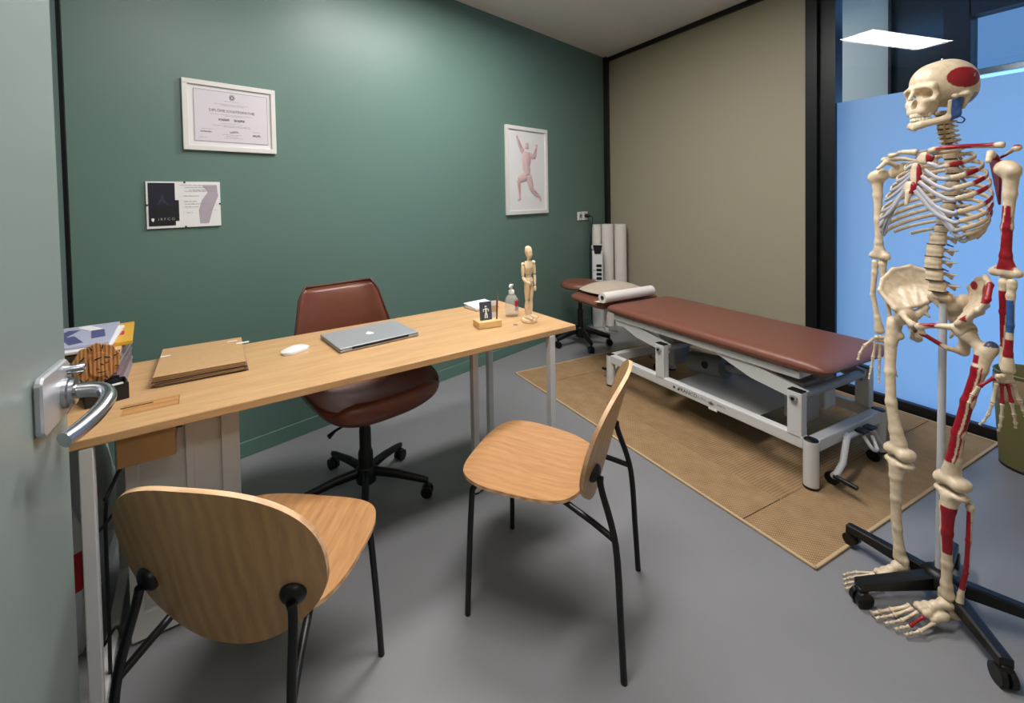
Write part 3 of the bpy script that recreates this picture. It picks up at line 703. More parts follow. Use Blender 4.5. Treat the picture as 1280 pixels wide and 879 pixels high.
def star_base(root, base_world_deg, root_rz, n, rad, h, mname, wheel=.026, arm_w=.036, z_in=.105, z_out=.078):
    for k in range(n):
        a = R(base_world_deg+k*360/n)-root_rz; d = np.array([math.cos(a), math.sin(a), 0])
        am = MB(); pth = [d*.03+np.array([0, 0, z_in]), d*rad*.5+np.array([0, 0, (z_in+z_out)/2+.006]), d*rad*.92+np.array([0, 0, z_out]), d*rad*1.02+np.array([0, 0, z_out-.006])]
        am.tube(pth, [arm_w*.62, arm_w*.55, arm_w*.45, arm_w*.36], 10, flat=.8, upv=(0, 0, 1))
        ao = obj('base_arm', am, mname, root)
        sd = np.array([-d[1], d[0], 0]); c0 = d*rad+np.array([0, 0, wheel])
        cs = MB(); cs.cyl(c0+sd*.005, c0+sd*.021, wheel, n=18); cs.cyl(c0-sd*.021, c0-sd*.005, wheel, n=18); cs.cyl(c0-sd*.018, c0+sd*.018, wheel*.55, n=12)
        cs.tube([c0+np.array([0, 0, 0]), d*rad+np.array([0, 0, z_out-.004])], [.007, .007], 8); cs.box(c0+np.array([0, 0, wheel*.75]), (.03, .03, wheel*.7), .006, rot=rotz(a))
        obj('caster', cs, 'black_plastic', ao)
star_base(oc, 112, R(-77)-math.pi/2, 5, .285, .1, 'black_plastic')

# ================================================================== ON THE DESK
DZ = .76
def at_desk(name, label, cat, x, y, rz=0, group=None): return thing(name, label, cat, (x, y, DZ), rz, group)
# laptop, hinge side towards the visitors
lp = at_desk('laptop', 'closed silver laptop lying on the desk', 'laptop', .432, 1.886, R(10.4))
obj('base', MB().box((0, 0, .0065), (.348, .240, .009), .003), 'aluminium', lp)
lid = obj('lid', MB().box((0, .001, .0155), (.348, .240, .008), .0035, seg=3), 'aluminium', lp)
obj('hinge', MB().cyl((-.125, -.113, .0115), (.125, -.113, .0115), .008, n=12), 'black_plastic', lp)
ap = MB()
def apple(nn=40):
    pts = []
    for i in range(nn):
        t = 2*math.pi*i/nn+math.pi/2; r = 1+.10*math.sin(t)**2-.22*max(0, math.cos((t-math.pi/2)*1.0))**18-.12*max(0, -math.sin(t))**14
        x, y = .0165*r*math.cos(t), .0175*r*math.sin(t)*.98-.002
        d = math.hypot(x-.0215, y-.002)
        if d < .0095: q = .0095/max(d, 1e-4); x = .0215+(x-.0215)*q; y = .002+(y-.002)*q
        pts.append((x, y))
    return pts
ap.prism(apple(), .0193, .0198); ap.prism([(.001+.0075*(.5*(1-math.cos(t)))*.7+.003*math.sin(t), .0165+.011*(.5*(1-math.cos(t)))-.002*math.sin(t)) for t in np.linspace(0, 2*math.pi, 14)[:-1]], .0193, .0198)
obj('logo', ap, 'logo_white', lid)
for sx in (-.1, .1):
    for sy in (-.09, .09): obj('rubber_foot', MB().lathe([(.008, 0), (.008, .0025)], (sx*1.5, sy, 0), 10), 'black_plastic', lp)
# mouse
ms = MB(); ms.shell(superoval(.0285, .056, 36, 2.8), lambda x, y, s_, q: (x, y, .004+(.017*max(0, 1-(x/.031)**4)*(1-(y/.066)**2)+.001)*(1-s_) if s_ == 0 else .001), 8)
o = obj('computer_mouse', ms, 'white_plastic', None, (.130, 1.853, DZ), R(-62)); tag(o, 'white computer mouse on the desk beside the laptop', 'mouse')
# folders
for i, (dx, a, m_) in enumerate(((.004, 1.2, 'kraft_dark'), (-.003, -.8, 'kraft'), (.003, .5, 'kraft_dark'), (-.002, -.4, 'kraft'), (0, 0, 'kraft'))):
    lab = ['thin brown card folder at the bottom of the folder pile', 'tan card folder second from the bottom of the folder pile', 'dark brown card folder in the middle of the folder pile', 'tan card folder second from the top of the folder pile', 'tan card folder on top of the folder pile'][i]
    t = at_desk('folder', lab, 'folder', -.186+dx, 1.872, R(4+a), 'folders piled on the desk'); t.location.z = DZ+.0072*i
    f = MB(); f.box((0, 0, .0012), (.268, .32, .0016)); f.box((0, 0, .0058), (.268, .32, .0014)); obj('cover', f, m_, t)
    obj('papers', MB().box((.002, .002, .0035), (.254, .305, .0028)), 'book_grey' if i % 2 else 'paper', t)
    f = MB(); f.box((-.1335, 0, .0035), (.0016, .32, .0062)); obj('spine', f, m_, t)
    if i == 4:
        o = obj('tab', MB().box((.135, .075, .007), (.045, .016, .0008)), 'paper', t); obj('tab', MB().box((-.118, .06, .0068), (.03, .012, .0008)), 'paper', t)
        obj('tab', MB().box((.10, .12, .0068), (.035, .010, .0008)), 'paper', t)
# magazines and books by the wall end
stk = [('book', 'book_grey', .026, .30, .22, 'thick grey brochure pile at the bottom of the book stack'), ('book', 'book_mauve', .030, .295, .215, 'mauve covered book above the bottom of the book stack'),
       ('book', 'book_mauve', .024, .30, .21, 'dusky mauve book in the middle of the book stack'), ('book', 'book_green', .018, .30, .215, 'grey green book above the mauve ones in the stack'),
       ('book', 'book_grey', .018, .295, .21, 'pale grey book under the tan brochure in the stack'), ('brochure', 'cover_tan', .012, .27, .205, 'tan brochure under the bright magazines'),]
z = DZ
bx, by, brz = -.515, 1.86, R(96)
for i, (nm, m_, h, L_, w_, lab) in enumerate(stk):
    t = thing(nm, lab, 'book', (bx+random.uniform(-.004, .004), by+random.uniform(-.006, .006), z), brz+R(random.uniform(-2, 2)), 'books stacked at the end of the desk')
    cv = MB(); cv.box((0, 0, .0012), (L_, w_, .0024)); cv.box((0, 0, h-.0012), (L_, w_, .0024)); cv.box((0, w_/2-.0012, h/2), (L_, .0024, h)); obj('cover', cv, m_, t)
    obj('pages', MB().box((0, -.002, h/2), (L_-.008, w_-.008, h-.005)), 'book_mauve' if i in (1, 2) else 'book_grey', t); z += h+.0006
t = thing('magazine', 'yellow magazine jutting out of the top of the book stack', 'magazine', (bx+.01, by+.055, z), brz+R(4)); obj('cover', MB().box((0, 0, .006), (.29, .21, .012), .001), 'cover_yellow', t)
for k in range(3): obj('headline', MB().box((-.02+.04*k, -.07+.02*k, .0126), (.05, .02, .0008)), 'cover_tan' if k % 2 else 'red_label', t)
z += .0126
t = thing('magazine', 'white magazine under the blue and lilac one', 'magazine', (bx-.018, by-.015, z), brz-R(1)); obj('cover', MB().box((0, 0, .004), (.29, .21, .008), .001), 'paper', t); obj('print', MB().box((0, -.06, .0082), (.2, .04, .0006)), 'book_green', t); z += .0088
t = thing('magazine', 'blue and lilac magazine on top of the book stack', 'magazine', (bx-.03, by+.01, z), brz+R(1)); obj('cover', MB().box((0, 0, .004), (.285, .205, .008), .001), 'cover_lilac', t)
for k, (px, py, a, m_) in enumerate(((-.06, 0, 20, 'cover_blue'), (.03, .03, -15, 'cover_blue'), (.08, -.03, 30, 'paper'), (-.01, -.06, 8, 'cover_blue'))): obj('print', MB().box((px, py, .0082+.0002*k), (.11, .035, .0008), rot=rotz(R(a))), m_, t)
# black card box with a carved wooden lion head standing in it
bxr = R(20)
t = at_desk('card_box', 'open black box of cards under the carved lion head', 'box', -.422, 1.675, bxr)
cbm = MB()
for sx, sy, px, py in ((.10, .003, 0, .035), (.10, .003, 0, -.035), (.003, .07, .05, 0), (.003, .07, -.05, 0)): cbm.box((px, py, .024), (sx, sy, .048))
cbm.box((0, 0, .002), (.1, .07, .004)); obj('box_body', cbm, 'charcoal', t)
obj('cards', MB().box((.015, .016, .02), (.06, .02, .03)), 'paper', t)
ln_ = thing('carved_lion_head', 'round carved wooden lion head standing in the black box', 'carving', (-.437, 1.660, DZ+.0042), R(14))
outl = []
for i in range(60):
    a = 2*math.pi*i/60; r = .056*(1+.035*math.sin(9*a)+.02*math.sin(17*a+1)); outl.append((r*math.cos(a), r*math.sin(a)*1.02+.115))
T = lambda x, y, z_: (x, z_, y)
obj('mane', MB().prism(outl, 0, .012, T=T), 'carved_wood', ln_)
face = [(.028*math.cos(a)*(1+.1*math.cos(3*a))+.008, .036*math.sin(a)+.112) for a in np.linspace(0, 2*math.pi, 30)[:-1]]
fo = obj('face', MB().prism(face, -.005, 0, T=T), 'carved_wood', ln_)
for p0, p1, w_ in (((-.004, .128), (.012, .133), .004), ((.018, .132), (.032, .128), .004), ((-.002, .10), (.006, .097), .003), ((.008, .113), (.016, .110), .004), ((.020, .113), (.03, .116), .003), ((-.028, .14), (-.046, .12), .003), ((-.030, .10), (-.046, .09), .003), ((-.02, .075), (-.03, .064), .003), ((.0, .075), (-.002, .062), .003), ((.02, .074), (.026, .062), .003), ((.04, .13), (.052, .135), .003), ((.042, .10), (.053, .096), .003), ((-.01, .158), (-.016, .17), .003), ((.014, .158), (.016, .171), .003), ((.002, .088), (.022, .088), .003)):
    obj('burnt_line', MB().tube([(p0[0], -.0045, p0[1]), (p1[0], -.0045, p1[1])], [w_*.6, w_*.35], 6), 'charcoal', ln_)
obj('neck', MB().box((0, .006, .034), (.03, .012, .066)), 'carved_wood', ln_)
# notebook, card stand, pen, bottle
t = at_desk('notebook', 'white covered notepad at the back corner of the desk', 'notepad', 1.09, 2.105, R(12))
obj('pad', MB().box((0, 0, .008), (.15, .105, .014), .002), 'paper', t); obj('cover', MB().box((.0, .01, .0185), (.15, .105, .003), .001, rot=rotx(R(5))), 'logo_white', t); obj('board', MB().box((0, 0, .0012), (.155, .11, .002)), 'kraft_dark', t)
t = at_desk('card_stand', 'small light wooden block holding dark business cards', 'card holder', .952, 1.782, R(-4))
bl = MB(); bl.box((0, 0, .016), (.115, .075, .032), .004); obj('block', bl, 'block_wood', t)
cd = thing('business_card', 'dark slate business card with a white figure standing in the wooden block', 'card', (.942, 1.778, DZ+.028), R(-4))
obj('stack', MB().box((0, 0, .043), (.058, .006, .086), rot=rotx(R(-6))), 'card_navy', cd)
fg = MB(); yy = lambda z_: -.0034+(z_-.043)*math.sin(R(6))*1.0-.0004
for pts, r_ in (([(0, .062), (0, .068)], .0045), ([(0, .058), (0, .036)], .0035), ([(-.002, .055), (-.013, .052), (-.012, .042)], .0022), ([(.002, .055), (.013, .052), (.012, .042)], .0022), ([(-.002, .036), (-.005, .024), (-.005, .013)], .0028), ([(.002, .036), (.005, .024), (.005, .013)], .0028)):
    fg.tube([(x, yy(z_), z_) for x, z_ in pts], [r_]*len(pts), 8, flat=.2, upv=(1, 0, 0))
obj('figure_print', fg, 'logo_white', cd)
wc_ = thing('business_card', 'white business cards beside the dark ones in the wooden block', 'card', (.985, 1.800, DZ+.028), R(-10))
obj('stack', MB().box((0, 0, .04), (.05, .007, .08), rot=rotx(R(-5))), 'paper', wc_); obj('print', MB().box((.006, -.0048, .045), (.03, .0006, .03)), 'cover_tan', wc_)
pn = thing('pen', 'slim dark red pen standing upright in the wooden block', 'pen', (.992, 1.765, DZ+.02), 0)
obj('barrel', MB().tube([(0, 0, 0), (.004, 0, .10)], [.0035, .004], 10), 'maroon', pn); obj('cap', MB().tube([(.004, 0, .10), (.007, 0, .145)], [.0045, .0025], 10), 'steel', pn)
t = at_desk('sanitizer_bottle', 'clear pump bottle of hand gel with a red label', 'bottle', 1.145, 1.882, R(20))
bt = MB(); bt.lathe([(.031, 0), (.033, .004), (.033, .075), (.030, .088), (.020, .102), (.013, .108), (.013, .114)], (0, 0, 0), 28); obj('bottle_body', bt, 'liquid_clear', t)
pm = MB(); pm.lathe([(.0145, .110), (.0145, .126), (.010, .130), (.005, .132), (.005, .148), (.010, .150), (.010, .156), (.004, .158)], (0, 0, 0), 20); pm.tube([(0, 0, .153), (-.025, -.012, .155), (-.036, -.017, .149)], [.006, .005, .004], 8); obj('pump', pm, 'pump_white', t)
lb = MB(); V = []; F = []
for i in range(13):
    a = R(-115+i*9)
    for z_ in (.052, .080): V.append((.0336*math.cos(a), .0336*math.sin(a), z_))
for i in range(12): F.append([2*i, 2*i+2, 2*i+3, 2*i+1])
lb.add(V, F, 0, True); obj('label', lb, 'red_label', t)
V = [(p[0], p[1], .03 if abs(p[2]-.052) < 1e-6 else .05) for p in V]; obj('label_text', MB().add(V, F, 0, True), 'cover_lilac', t)
# artist's mannequin
mq = at_desk('artist_mannequin', 'pale wooden jointed artist mannequin standing on the desk corner', 'figurine', 1.157, 1.745, R(200))
def mpart(n_, pts, r_, m_='light_wood', flat=None): P = smooth_path(pts, 5) if len(pts) > 2 else pts; rr = np.interp(np.linspace(0, 1, len(P)), np.linspace(0, 1, len(r_)), r_); return obj(n_, MB().tube(P, rr, 14, flat=flat, upv=(1, 0, 0) if flat else None), m_, mq)
obj('base', MB().lathe([(.034, 0), (.036, .004), (.036, .014), (.033, .018)], (0, 0, 0), 30), 'light_wood', mq)
obj('support_rod', MB().cyl((.006, -.012, .016), (.004, -.01, .165), .002, n=8), 'steel', mq)
for s_ in (-1, 1):
    mpart('foot', [(s_*.015, -.014, .024), (s_*.016, .008, .026), (s_*.02, .034, .021)], [.007, .010, .006]); mpart('shin', [(s_*.015, 0, .034), (s_*.016, -.002, .07), (s_*.016, 0, .098)], [.006, .0105, .008]); obj('knee', MB().ell((s_*.016, 0, .103), (.0085, .0085, .0085)), 'light_wood', mq)
    mpart('thigh', [(s_*.016, 0, .109), (s_*.016, .001, .145), (s_*.015, 0, .176)], [.009, .0125, .0125])
    obj('shoulder', MB().ell((s_*.041, 0, .278), (.0095, .0095, .0095)), 'light_wood', mq)
e1 = [(.043, 0, .272), (.046, .002, .248), (.047, .003, .224)]; mpart('upper_arm', e1, [.007, .0085, .0065]); mpart('forearm', [(.048, .003, .219), (.052, .018, .205), (.050, .028, .198)], [.0065, .0075, .005]); obj('hand', MB().ell((.050, .036, .195), (.006, .011, .009)), 'light_wood', mq)
e1 = [(-.043, 0, .272), (-.047, -.001, .248), (-.048, 0, .224)]; mpart('upper_arm', e1, [.007, .0085, .0065]); mpart('forearm', [(-.048, 0, .218), (-.044, .004, .195), (-.04, .008, .172)], [.0065, .0075, .005]); obj('hand', MB().ell((-.037, .01, .156), (.006, .007, .014)), 'light_wood', mq)
mpart('hips', [(0, 0, .176), (0, 0, .195), (0, 0, .212)], [.024, .027, .020], flat=.7); obj('waist_ball', MB().ell((0, 0, .220), (.016, .013, .012)), 'light_wood', mq)
mpart('chest', [(0, 0, .228), (0, 0, .26), (0, 0, .288)], [.021, .031, .022], flat=.65); obj('neck', MB().cyl((0, 0, .286), (0, .002, .306), .007, n=12), 'light_wood', mq)
mpart('head', [(0, .006, .300), (0, .006, .315), (0, .002, .335), (0, 0, .353), (0, 0, .360)], [.008, .0155, .0185, .014, .005])

# ================================================================== TREATMENT TABLE
BX, BY = 2.542, 1.75
bed = thing('treatment_table', 'brown padded height adjustable treatment table on a white steel frame', 'treatment table', (BX, BY, 0), 0)
def padded(a, b, z0, z1, e, yc, taper=0, n=72, nm='cushion', par=None, p=14):
    h = (z1-z0)/2; zc = (z0+z1)/2
    mb = MB(); mb.shell(superoval(a, b, n, e, taper), lambda x, y, s_, q: (x, y+yc, zc+(h if s_ == 0 else -h)*math.sqrt(max(0, 1-q**p))), 16)
    return obj(nm, mb, 'vinyl_brown', par or bed)
padded(.316, .682, .512, .582, 16, -.025)
padded(.300, .205, .513, .575, 7, .895, taper=-.05, nm='head_cushion')
Z0 = .0085
for sx in (-1, 1):
    for ly in (-.643, .60):
        p_ = obj('post', MB().lathe([(.030, Z0+.012), (.030, .226)], (sx*.305, ly, 0), 24), 'white_metal', bed)
        obj('post_cap', MB().lathe([(.0285, .226), (.0285, .229), (.026, .231)], (sx*.305, ly, 0), 24), 'black_plastic', p_); obj('post_foot', MB().lathe([(.026, Z0), (.031, Z0+.004), (.031, Z0+.012)], (sx*.305, ly, 0), 24), 'black_plastic', p_)
    obj('side_rail', MB().box((sx*.305, -.02, .205), (.045, 1.2, .055), .005), 'white_metal', bed)
    for ly in (-.585, .165):
        u_ = obj('upright', MB().box((sx*.305, ly, .325), (.045, .062, .21), .004), 'white_metal', bed)
        obj('upright_cap', MB().box((sx*.305, ly, .432), (.042, .06, .006), .002), 'black_plastic', u_)
        obj('pivot', MB().cyl((sx*.305-sx*.0235*-1, ly, .40), (sx*.305+sx*.034, ly, .40), .016, n=18), 'grey_metal', u_)
        obj('pivot_bolt', MB().cyl((sx*.305+sx*.034, ly, .40), (sx*.305+sx*.038, ly, .40), .008, n=8), 'black_plastic', u_)
        d0 = np.array([sx*.265, ly, .40]); d1 = np.array([sx*.265, ly+.40, .485]); a = math.atan2(d1[2]-d0[2], d1[1]-d0[1]); L_ = np.linalg.norm(d1-d0)
        ar = MB(); ar.prism([(-.02, -.03), (L_*.55, -.045), (L_+.02, -.016), (L_+.02, .016), (L_*.5, .03), (-.02, .03)], -.012, .012, T=lambda x, y, z_: tuple(d0+np.array([z_, x*math.cos(a)-y*math.sin(a), x*math.sin(a)+y*math.cos(a)])))
        obj('lift_arm', ar, 'grey_metal' if sx > 0 else 'white_metal', bed)
    obj('top_rail', MB().box((sx*.272, .0, .496), (.03, 1.17, .036), .003), 'white_metal', bed)
    obj('head_rail', MB().box((sx*.19, .80, .500), (.025, .42, .025), .003), 'white_metal', bed)
    P = smooth_path([(sx*.17, .78, .49), (sx*.17, .80, .40), (sx*.17, .80, .335), (sx*.16, .78, .32), (sx*.10, .74, .318)], 6); obj('head_handle', MB().tube(P, [.008]*len(P), 10), 'white_metal', bed)
for ly in (-.643, .60): obj('cross_beam', MB().box((0, ly, .203), (.56, .045, .056), .005), 'white_metal', bed)
for ly in (-.57, -.1, .56): obj('top_cross', MB().box((0, ly, .496), (.52, .035, .03), .003), 'white_metal', bed)
for ly in (-.585, .165): obj('torsion_tube', MB().cyl((-.28, ly, .40), (.28, ly, .40), .022, n=16), 'grey_metal', bed)
mt = obj('motor', MB().cyl((-.02, -.05, .30), (-.02, .17, .27), .065, n=24), 'grey_plastic', bed); obj('motor_cap', MB().cyl((-.086, .04, .30), (-.076, .04, .30), .022, n=16), 'black_plastic', mt)
obj('actuator', MB().tube([(0, -.05, .30), (0, -.45, .36)], [.028, .022], 16), 'grey_metal', bed)
obj('actuator_bracket', MB().box((-.03, .30, .33), (.16, .12, .20), .01), 'grey_metal', bed)
obj('gear_housing', MB().box((-.1, -.50, .32), (.13, .10, .20), .01), 'grey_metal', bed); obj('housing_cover', MB().box((.06, -.52, .33), (.10, .06, .16), .008), 'white_metal', bed)
obj('base_plate', MB().box((0, -.1, .182), (.50, .5, .006), .001), 'grey_metal', bed)
# retractable castor levers at both ends
for ly, sg in ((-.643, -1), (.60, 1)):
    for sx in (-1, 1):
        P = [(sx*.06, ly+sg*.03, .20), (sx*.12, ly+sg*.05, .19), (sx*.17, ly+sg*.06, .115), (sx*.22, ly+sg*.06, .082), (sx*.25, ly+sg*.06, .078)]
        lv_ = obj('wheel_lever', MB().tube(P, [.013]*5, 10), 'white_metal', bed)
        obj('pedal', MB().cyl((sx*.245, ly+sg*.06, .078), (sx*.245, ly+sg*.145, .070), .0105, n=14), 'black_plastic', lv_)
        obj('caster', MB().cyl((sx*.19-.012, ly+sg*.03, Z0+.028), (sx*.19+.012, ly+sg*.03, Z0+.028), .028, n=20), 'black_plastic', lv_)
    obj('lever_axle', MB().cyl((-.09, ly+sg*.035, .198), (.09, ly+sg*.035, .198), .012, n=12), 'white_metal', bed)
obj('foot_pad', MB().box((.02, -.695, .212), (.055, .04, .010), .003), 'black_plastic', bed); obj('foot_pad', MB().box((.09, -.695, .212), (.055, .04, .010), .003), 'black_plastic', bed)
P = smooth_path([(.02, -.70, .19), (.03, -.73, .14), (.07, -.73, .13), (.10, -.70, .17)], 6); obj('cable', MB().tube(P, [.008]*len(P), 8), 'white_plastic', bed)
# lettering on the near rail (faces -x)
txr = (R(90), 0, R(-90))
obj('logo_square', MB().box((-.3285, .060, .206), (.001, .014, .014)), 'ink', bed)
obj('logo_dot', MB().cyl((-.3282, .030, .203), (-.329, .030, .203), .007, n=12), 'ink', bed)
text('lettering', 'FRANCO', .030, 'ink', bed, (-.3283, -.030, .207), txr)
text('lettering', '& FILS', .020, 'ink_soft', bed, (-.3283, -.118, .207), txr)
obj('emblem', MB().prism([(-.022, 0), (0, .012), (.022, 0), (0, -.012)], 0, .001, T=lambda x, y, z_: (-.3282-z_, -.175+x, .205+y)), 'ink_soft', bed)
obj('emblem_core', MB().prism([(-.010, 0), (0, .006), (.010, 0), (0, -.006)], .001, .0016, T=lambda x, y, z_: (-.3282-z_, -.175+x, .205+y)), 'ink', bed)
text('small_print', 'MADE IN', .012, 'ink_soft', bed, (-.3283, -.232, .211), txr); obj('tag', MB().box((-.329, -.185, .176), (.003, .05, .012), .001), 'white_plastic', bed)

# pillow and paper roll on the head end
pw = MB()
pw.shell(superoval(.235, .155, 64, 5), lambda x, y, s_, q: (x, y, (.062*(max(0, 1-q**2.4))**.8*(1-.25*(abs(x)/.225)**3) if s_ == 0 else -.022*(max(0, 1-q**3))**.75)+.0225+.004*abs(x*y)/.03), 14)
o = obj('pillow', pw, 'pillow_cloth', None, (2.56, 2.68, .577), R(2)); tag(o, 'flat beige pillow on the head end of the treatment table', 'pillow')
pr = thing('paper_roll', 'white couch paper roll lying across the treatment table beside the pillow', 'paper roll', (2.215, 2.405, .620), R(1.5))
ro = MB()
def annul(mb, L_, r1, r0, n=28, mi=0):
    V = []; F = []
    for x, r_ in ((0, r0), (0, r1), (L_, r1), (L_, r0)):
        for j in range(n): t_ = 2*math.pi*j/n; V.append((x, r_*math.cos(t_), r_*math.sin(t_)))
    for i in range(4):
        for j in range(n): F.append([i*n+j, i*n+(j+1) % n, ((i+1) % 4)*n+(j+1) % n, ((i+1) % 4)*n+j])
    mb.add(V, F, mi, False)
    for k_ in range(len(mb.s)-4*n, len(mb.s)): mb.s[k_] = ((k_-(len(mb.s)-4*n))//n) in (1, 3)
    return mb
obj('paper', annul(ro, .50, .037, .0175), 'roll_paper', pr); obj('core', annul(MB(), .498, .0174, .0155), 'kraft_dark', pr)
fl = MB(); V = []; F = []
for i in range(8):
    a = R(-90+i*8)
    for x in (0, .5): V.append((x, -.0375*math.cos(a-R(90))*1+.0, -.037+i*.0002)) if False else V.append((x, .012*i, -.0365-.0006*i))
for i in range(7): F.append([2*i, 2*i+1, 2*i+3, 2*i+2])
obj('loose_end', MB().add(V, F, 0, True), 'roll_paper', pr)

# ================================================================== STOOL, ROLLS, HEATER, BIN
st = thing('rolling_stool', 'round brown padded stool on a black wheeled base in the corner', 'stool', (2.655, 3.165, 0), 0)
sd_ = MB(); sd_.shell(superoval(.175, .175, 48, 2), lambda x, y, s_, q: (x, y, (.535+.045*math.sqrt(max(0, 1-q**8))+.004*(1-q)) if s_ == 0 else .535-.02*math.sqrt(max(0, 1-q**8))), 12); obj('seat', sd_, 'vinyl_brown', st)
obj('column', MB().lathe([(.026, .10), (.026, .32), (.018, .325), (.018, .515), (.07, .517), (.07, .522)], (0, 0, 0), 18), 'black_plastic', st)
obj('hub', MB().lathe([(.03, .06), (.045, .07), (.045, .14), (.03, .16)], (0, 0, 0), 18), 'black_plastic', st)
star_base(st, 250, 0, 5, .25, .1, 'black_plastic', wheel=.028, arm_w=.05, z_in=.135, z_out=.085)

rl_spots = [(3.305, 3.50, 0), (3.305, 3.50, 1), (3.415, 3.43, 0), (3.415, 3.43, 1), (3.20, 3.545, 0), (3.20, 3.545, 1)]
rl_lab = ['white couch roll on the floor in the middle of the corner rolls', 'white couch roll standing on top in the middle of the corner rolls', 'white couch roll on the floor against the beige wall', 'white couch roll on top against the beige wall', 'white couch roll on the floor next to the green wall', 'white couch roll on top next to the green wall']
for i, (x, y, k) in enumerate(rl_spots):
    r_ = .060 if i < 4 else .045
    t = thing('couch_roll', rl_lab[i], 'paper roll', (x, y, k*.527), 0, 'couch rolls stacked in the corner')
    ob_ = obj('paper', annul(MB(), .525, r_, .019), 'roll_paper', t, (0, 0, 0), rot=(0, R(-90), 0)); obj('core', annul(MB(), .523, .0188, .0165), 'kraft_dark', t, (0, 0, .001), rot=(0, R(-90), 0))
ht = thing('tower_heater', 'slim white tower heater with a black top in the corner', 'heater', (3.085, 3.41, 0), R(-40))
obj('body', MB().box((0, 0, .42), (.105, .11, .78), .02, seg=3), 'white_plastic', ht)
obj('foot_base', MB().lathe([(.10, 0), (.10, .014), (.05, .03)], (0, 0, 0), 28), 'white_plastic', ht)
obj('control_top', MB().prism([(-.045, .86), (.045, .86), (.028, .775), (-.028, .775)], -.062, -.050, T=lambda x, y, z_: (x, z_, y)), 'black_plastic', ht)
obj('top_lip', MB().box((0, 0, .835), (.112, .116, .05), .02, seg=3), 'white_plastic', ht)
for k in range(9): obj('grille_slat', MB().box((.012, -.0555, .32+k*.042), (.05, .006, .028), .002), 'charcoal', ht)
for k in range(4): obj('grille_bar', MB().box((-.032, -.0555, .34+k*.09), (.026, .005, .006), .001), 'grey_plastic', ht)

bn = thing('waste_bin', 'olive green waste bin standing against the glass', 'bin', (3.315, .705, 0), 0)
obj('bucket', MB().lathe([(.105, .004), (.108, .012), (.125, .30), (.128, .455), (.132, .46), (.128, .465), (.122, .455), (.104, .02)], (0, 0, 0), 32), 'olive', bn)
obj('rim_band', MB().lathe([(.1285, .33), (.1295, .335), (.1315, .44), (.1305, .445)], (0, 0, 0), 32, close=False), 'olive_light', bn)
obj('base_ring', MB().lathe([(.107, 0), (.109, .003), (.109, .012), (.107, .014)], (0, 0, 0), 32), 'black_plastic', bn)

# ================================================================== ANATOMICAL SKELETON
BONE = np.array(lin((224, 206, 178))); RED = np.array(lin((152, 16, 36))); BLUE = np.array(lin((52, 92, 156)))
SKO = (1.949, .618); SKRZ = R(157)-math.pi/2           # local +y = the way it faces, -x = its right, +x = its left
sk = thing('anatomical_skeleton', 'life size teaching skeleton with red painted muscle areas on a black wheeled stand', 'skeleton', (SKO[0], SKO[1], 0), SKRZ)
# local +x must be the skeleton's LEFT (towards the camera's right): facing F, left = Z x F ; local frame has x = F rotated -90 -> mirror x
def MX(p): p = np.array(p, float).copy(); p[..., 0] *= -1; return p
LEGS = ('femur', 'tibia', 'fibula', 'foot', 'metatarsal', 'toe_bone')
def bone_obj(name, V, F, parent=sk, paint=None, flip=True, smooth=True, loc=(0, 0, 0), rot=(0, 0, 0)):
    """V in anatomical coordinates (x = left). Converted to the local frame (x mirrored)."""
    V = np.asarray(V, float); colr = np.tile(BONE, (len(V), 1))
    if paint is not None:
        for msk, cc in paint(V): colr[msk] = cc
    if name in LEGS: V = swing(V)
    W_ = MX(V) if flip else V
    me = bpy.data.meshes.new(name); me.from_pydata([tuple(v) for v in W_], [], [f[::-1] for f in F] if flip else F)
    me.materials.append(MATS['painted_bone'])
    ca = me.color_attributes.new('paint', 'FLOAT_COLOR', 'POINT'); ca.data.foreach_set('color', np.concatenate([colr, np.ones((len(V), 1))], 1).ravel())
    if smooth: me.polygons.foreach_set('use_smooth', [True]*len(me.polygons))
    me.update(); o = bpy.data.objects.new(name, me); COL.objects.link(o); o.parent = parent; o.location = loc; o.rotation_euler = rot; return o
def sdf_bone(name, prims, k=.008, h=.0032, subs=(), paint=None, pad=.012, parent=sk, extra=None):
    pts = []
    for p in prims:
        if p[0] == 'c': pts += [np.array(p[1])-p[3], np.array(p[1])+p[3], np.array(p[2])-p[4], np.array(p[2])+p[4]]
        elif p[0] == 'e': pts += [np.array(p[1])-np.array(p[2]), np.array(p[1])+np.array(p[2])]
        else: pts += [np.array(q)-p[4] for q in p[1:4]]+[np.array(q)+p[4] for q in p[1:4]]
    lo = np.min(pts, 0)-pad; hi = np.max(pts, 0)+pad
    def one(P, p):
        return d_cap(P, *p[1:]) if p[0] == 'c' else d_ell(P, *p[1:]) if p[0] == 'e' else d_tri(P, *p[1:])
    def fn(P):
        d = None
        for p in prims: q = one(P, p); d = q if d is None else smin(d, q, k)
        for p in subs: d = -smin(-d, one(P, p), .003) if False else np.maximum(d, -one(P, p))
        return d
    V, F = surfnets(fn, lo, hi, h)
    return bone_obj(name, V, F, parent, paint)
def swing(V):
    V = np.array(V, float); V[..., 1] += .036*np.clip((.88-V[..., 2])/.43, 0, 1); return V
def tube_bone(name, pts, rad, paint=None, n=8, flat=None, upv=None, parent=sk, sub=5):
    P = smooth_path(pts, sub) if len(pts) > 2 else np.array(pts, float)
    rr = np.interp(np.linspace(0, 1, len(P)), np.linspace(0, 1, len(rad)), rad)
    mb = MB().tube(P, rr, n, flat=flat, upv=upv); return bone_obj(name, np.concatenate(mb.v), mb.f, parent, paint)
def plain(name, mb, m_, parent=sk):
    mb.v = [MX(v) for v in mb.v]; return obj(name, mb, m_, parent)

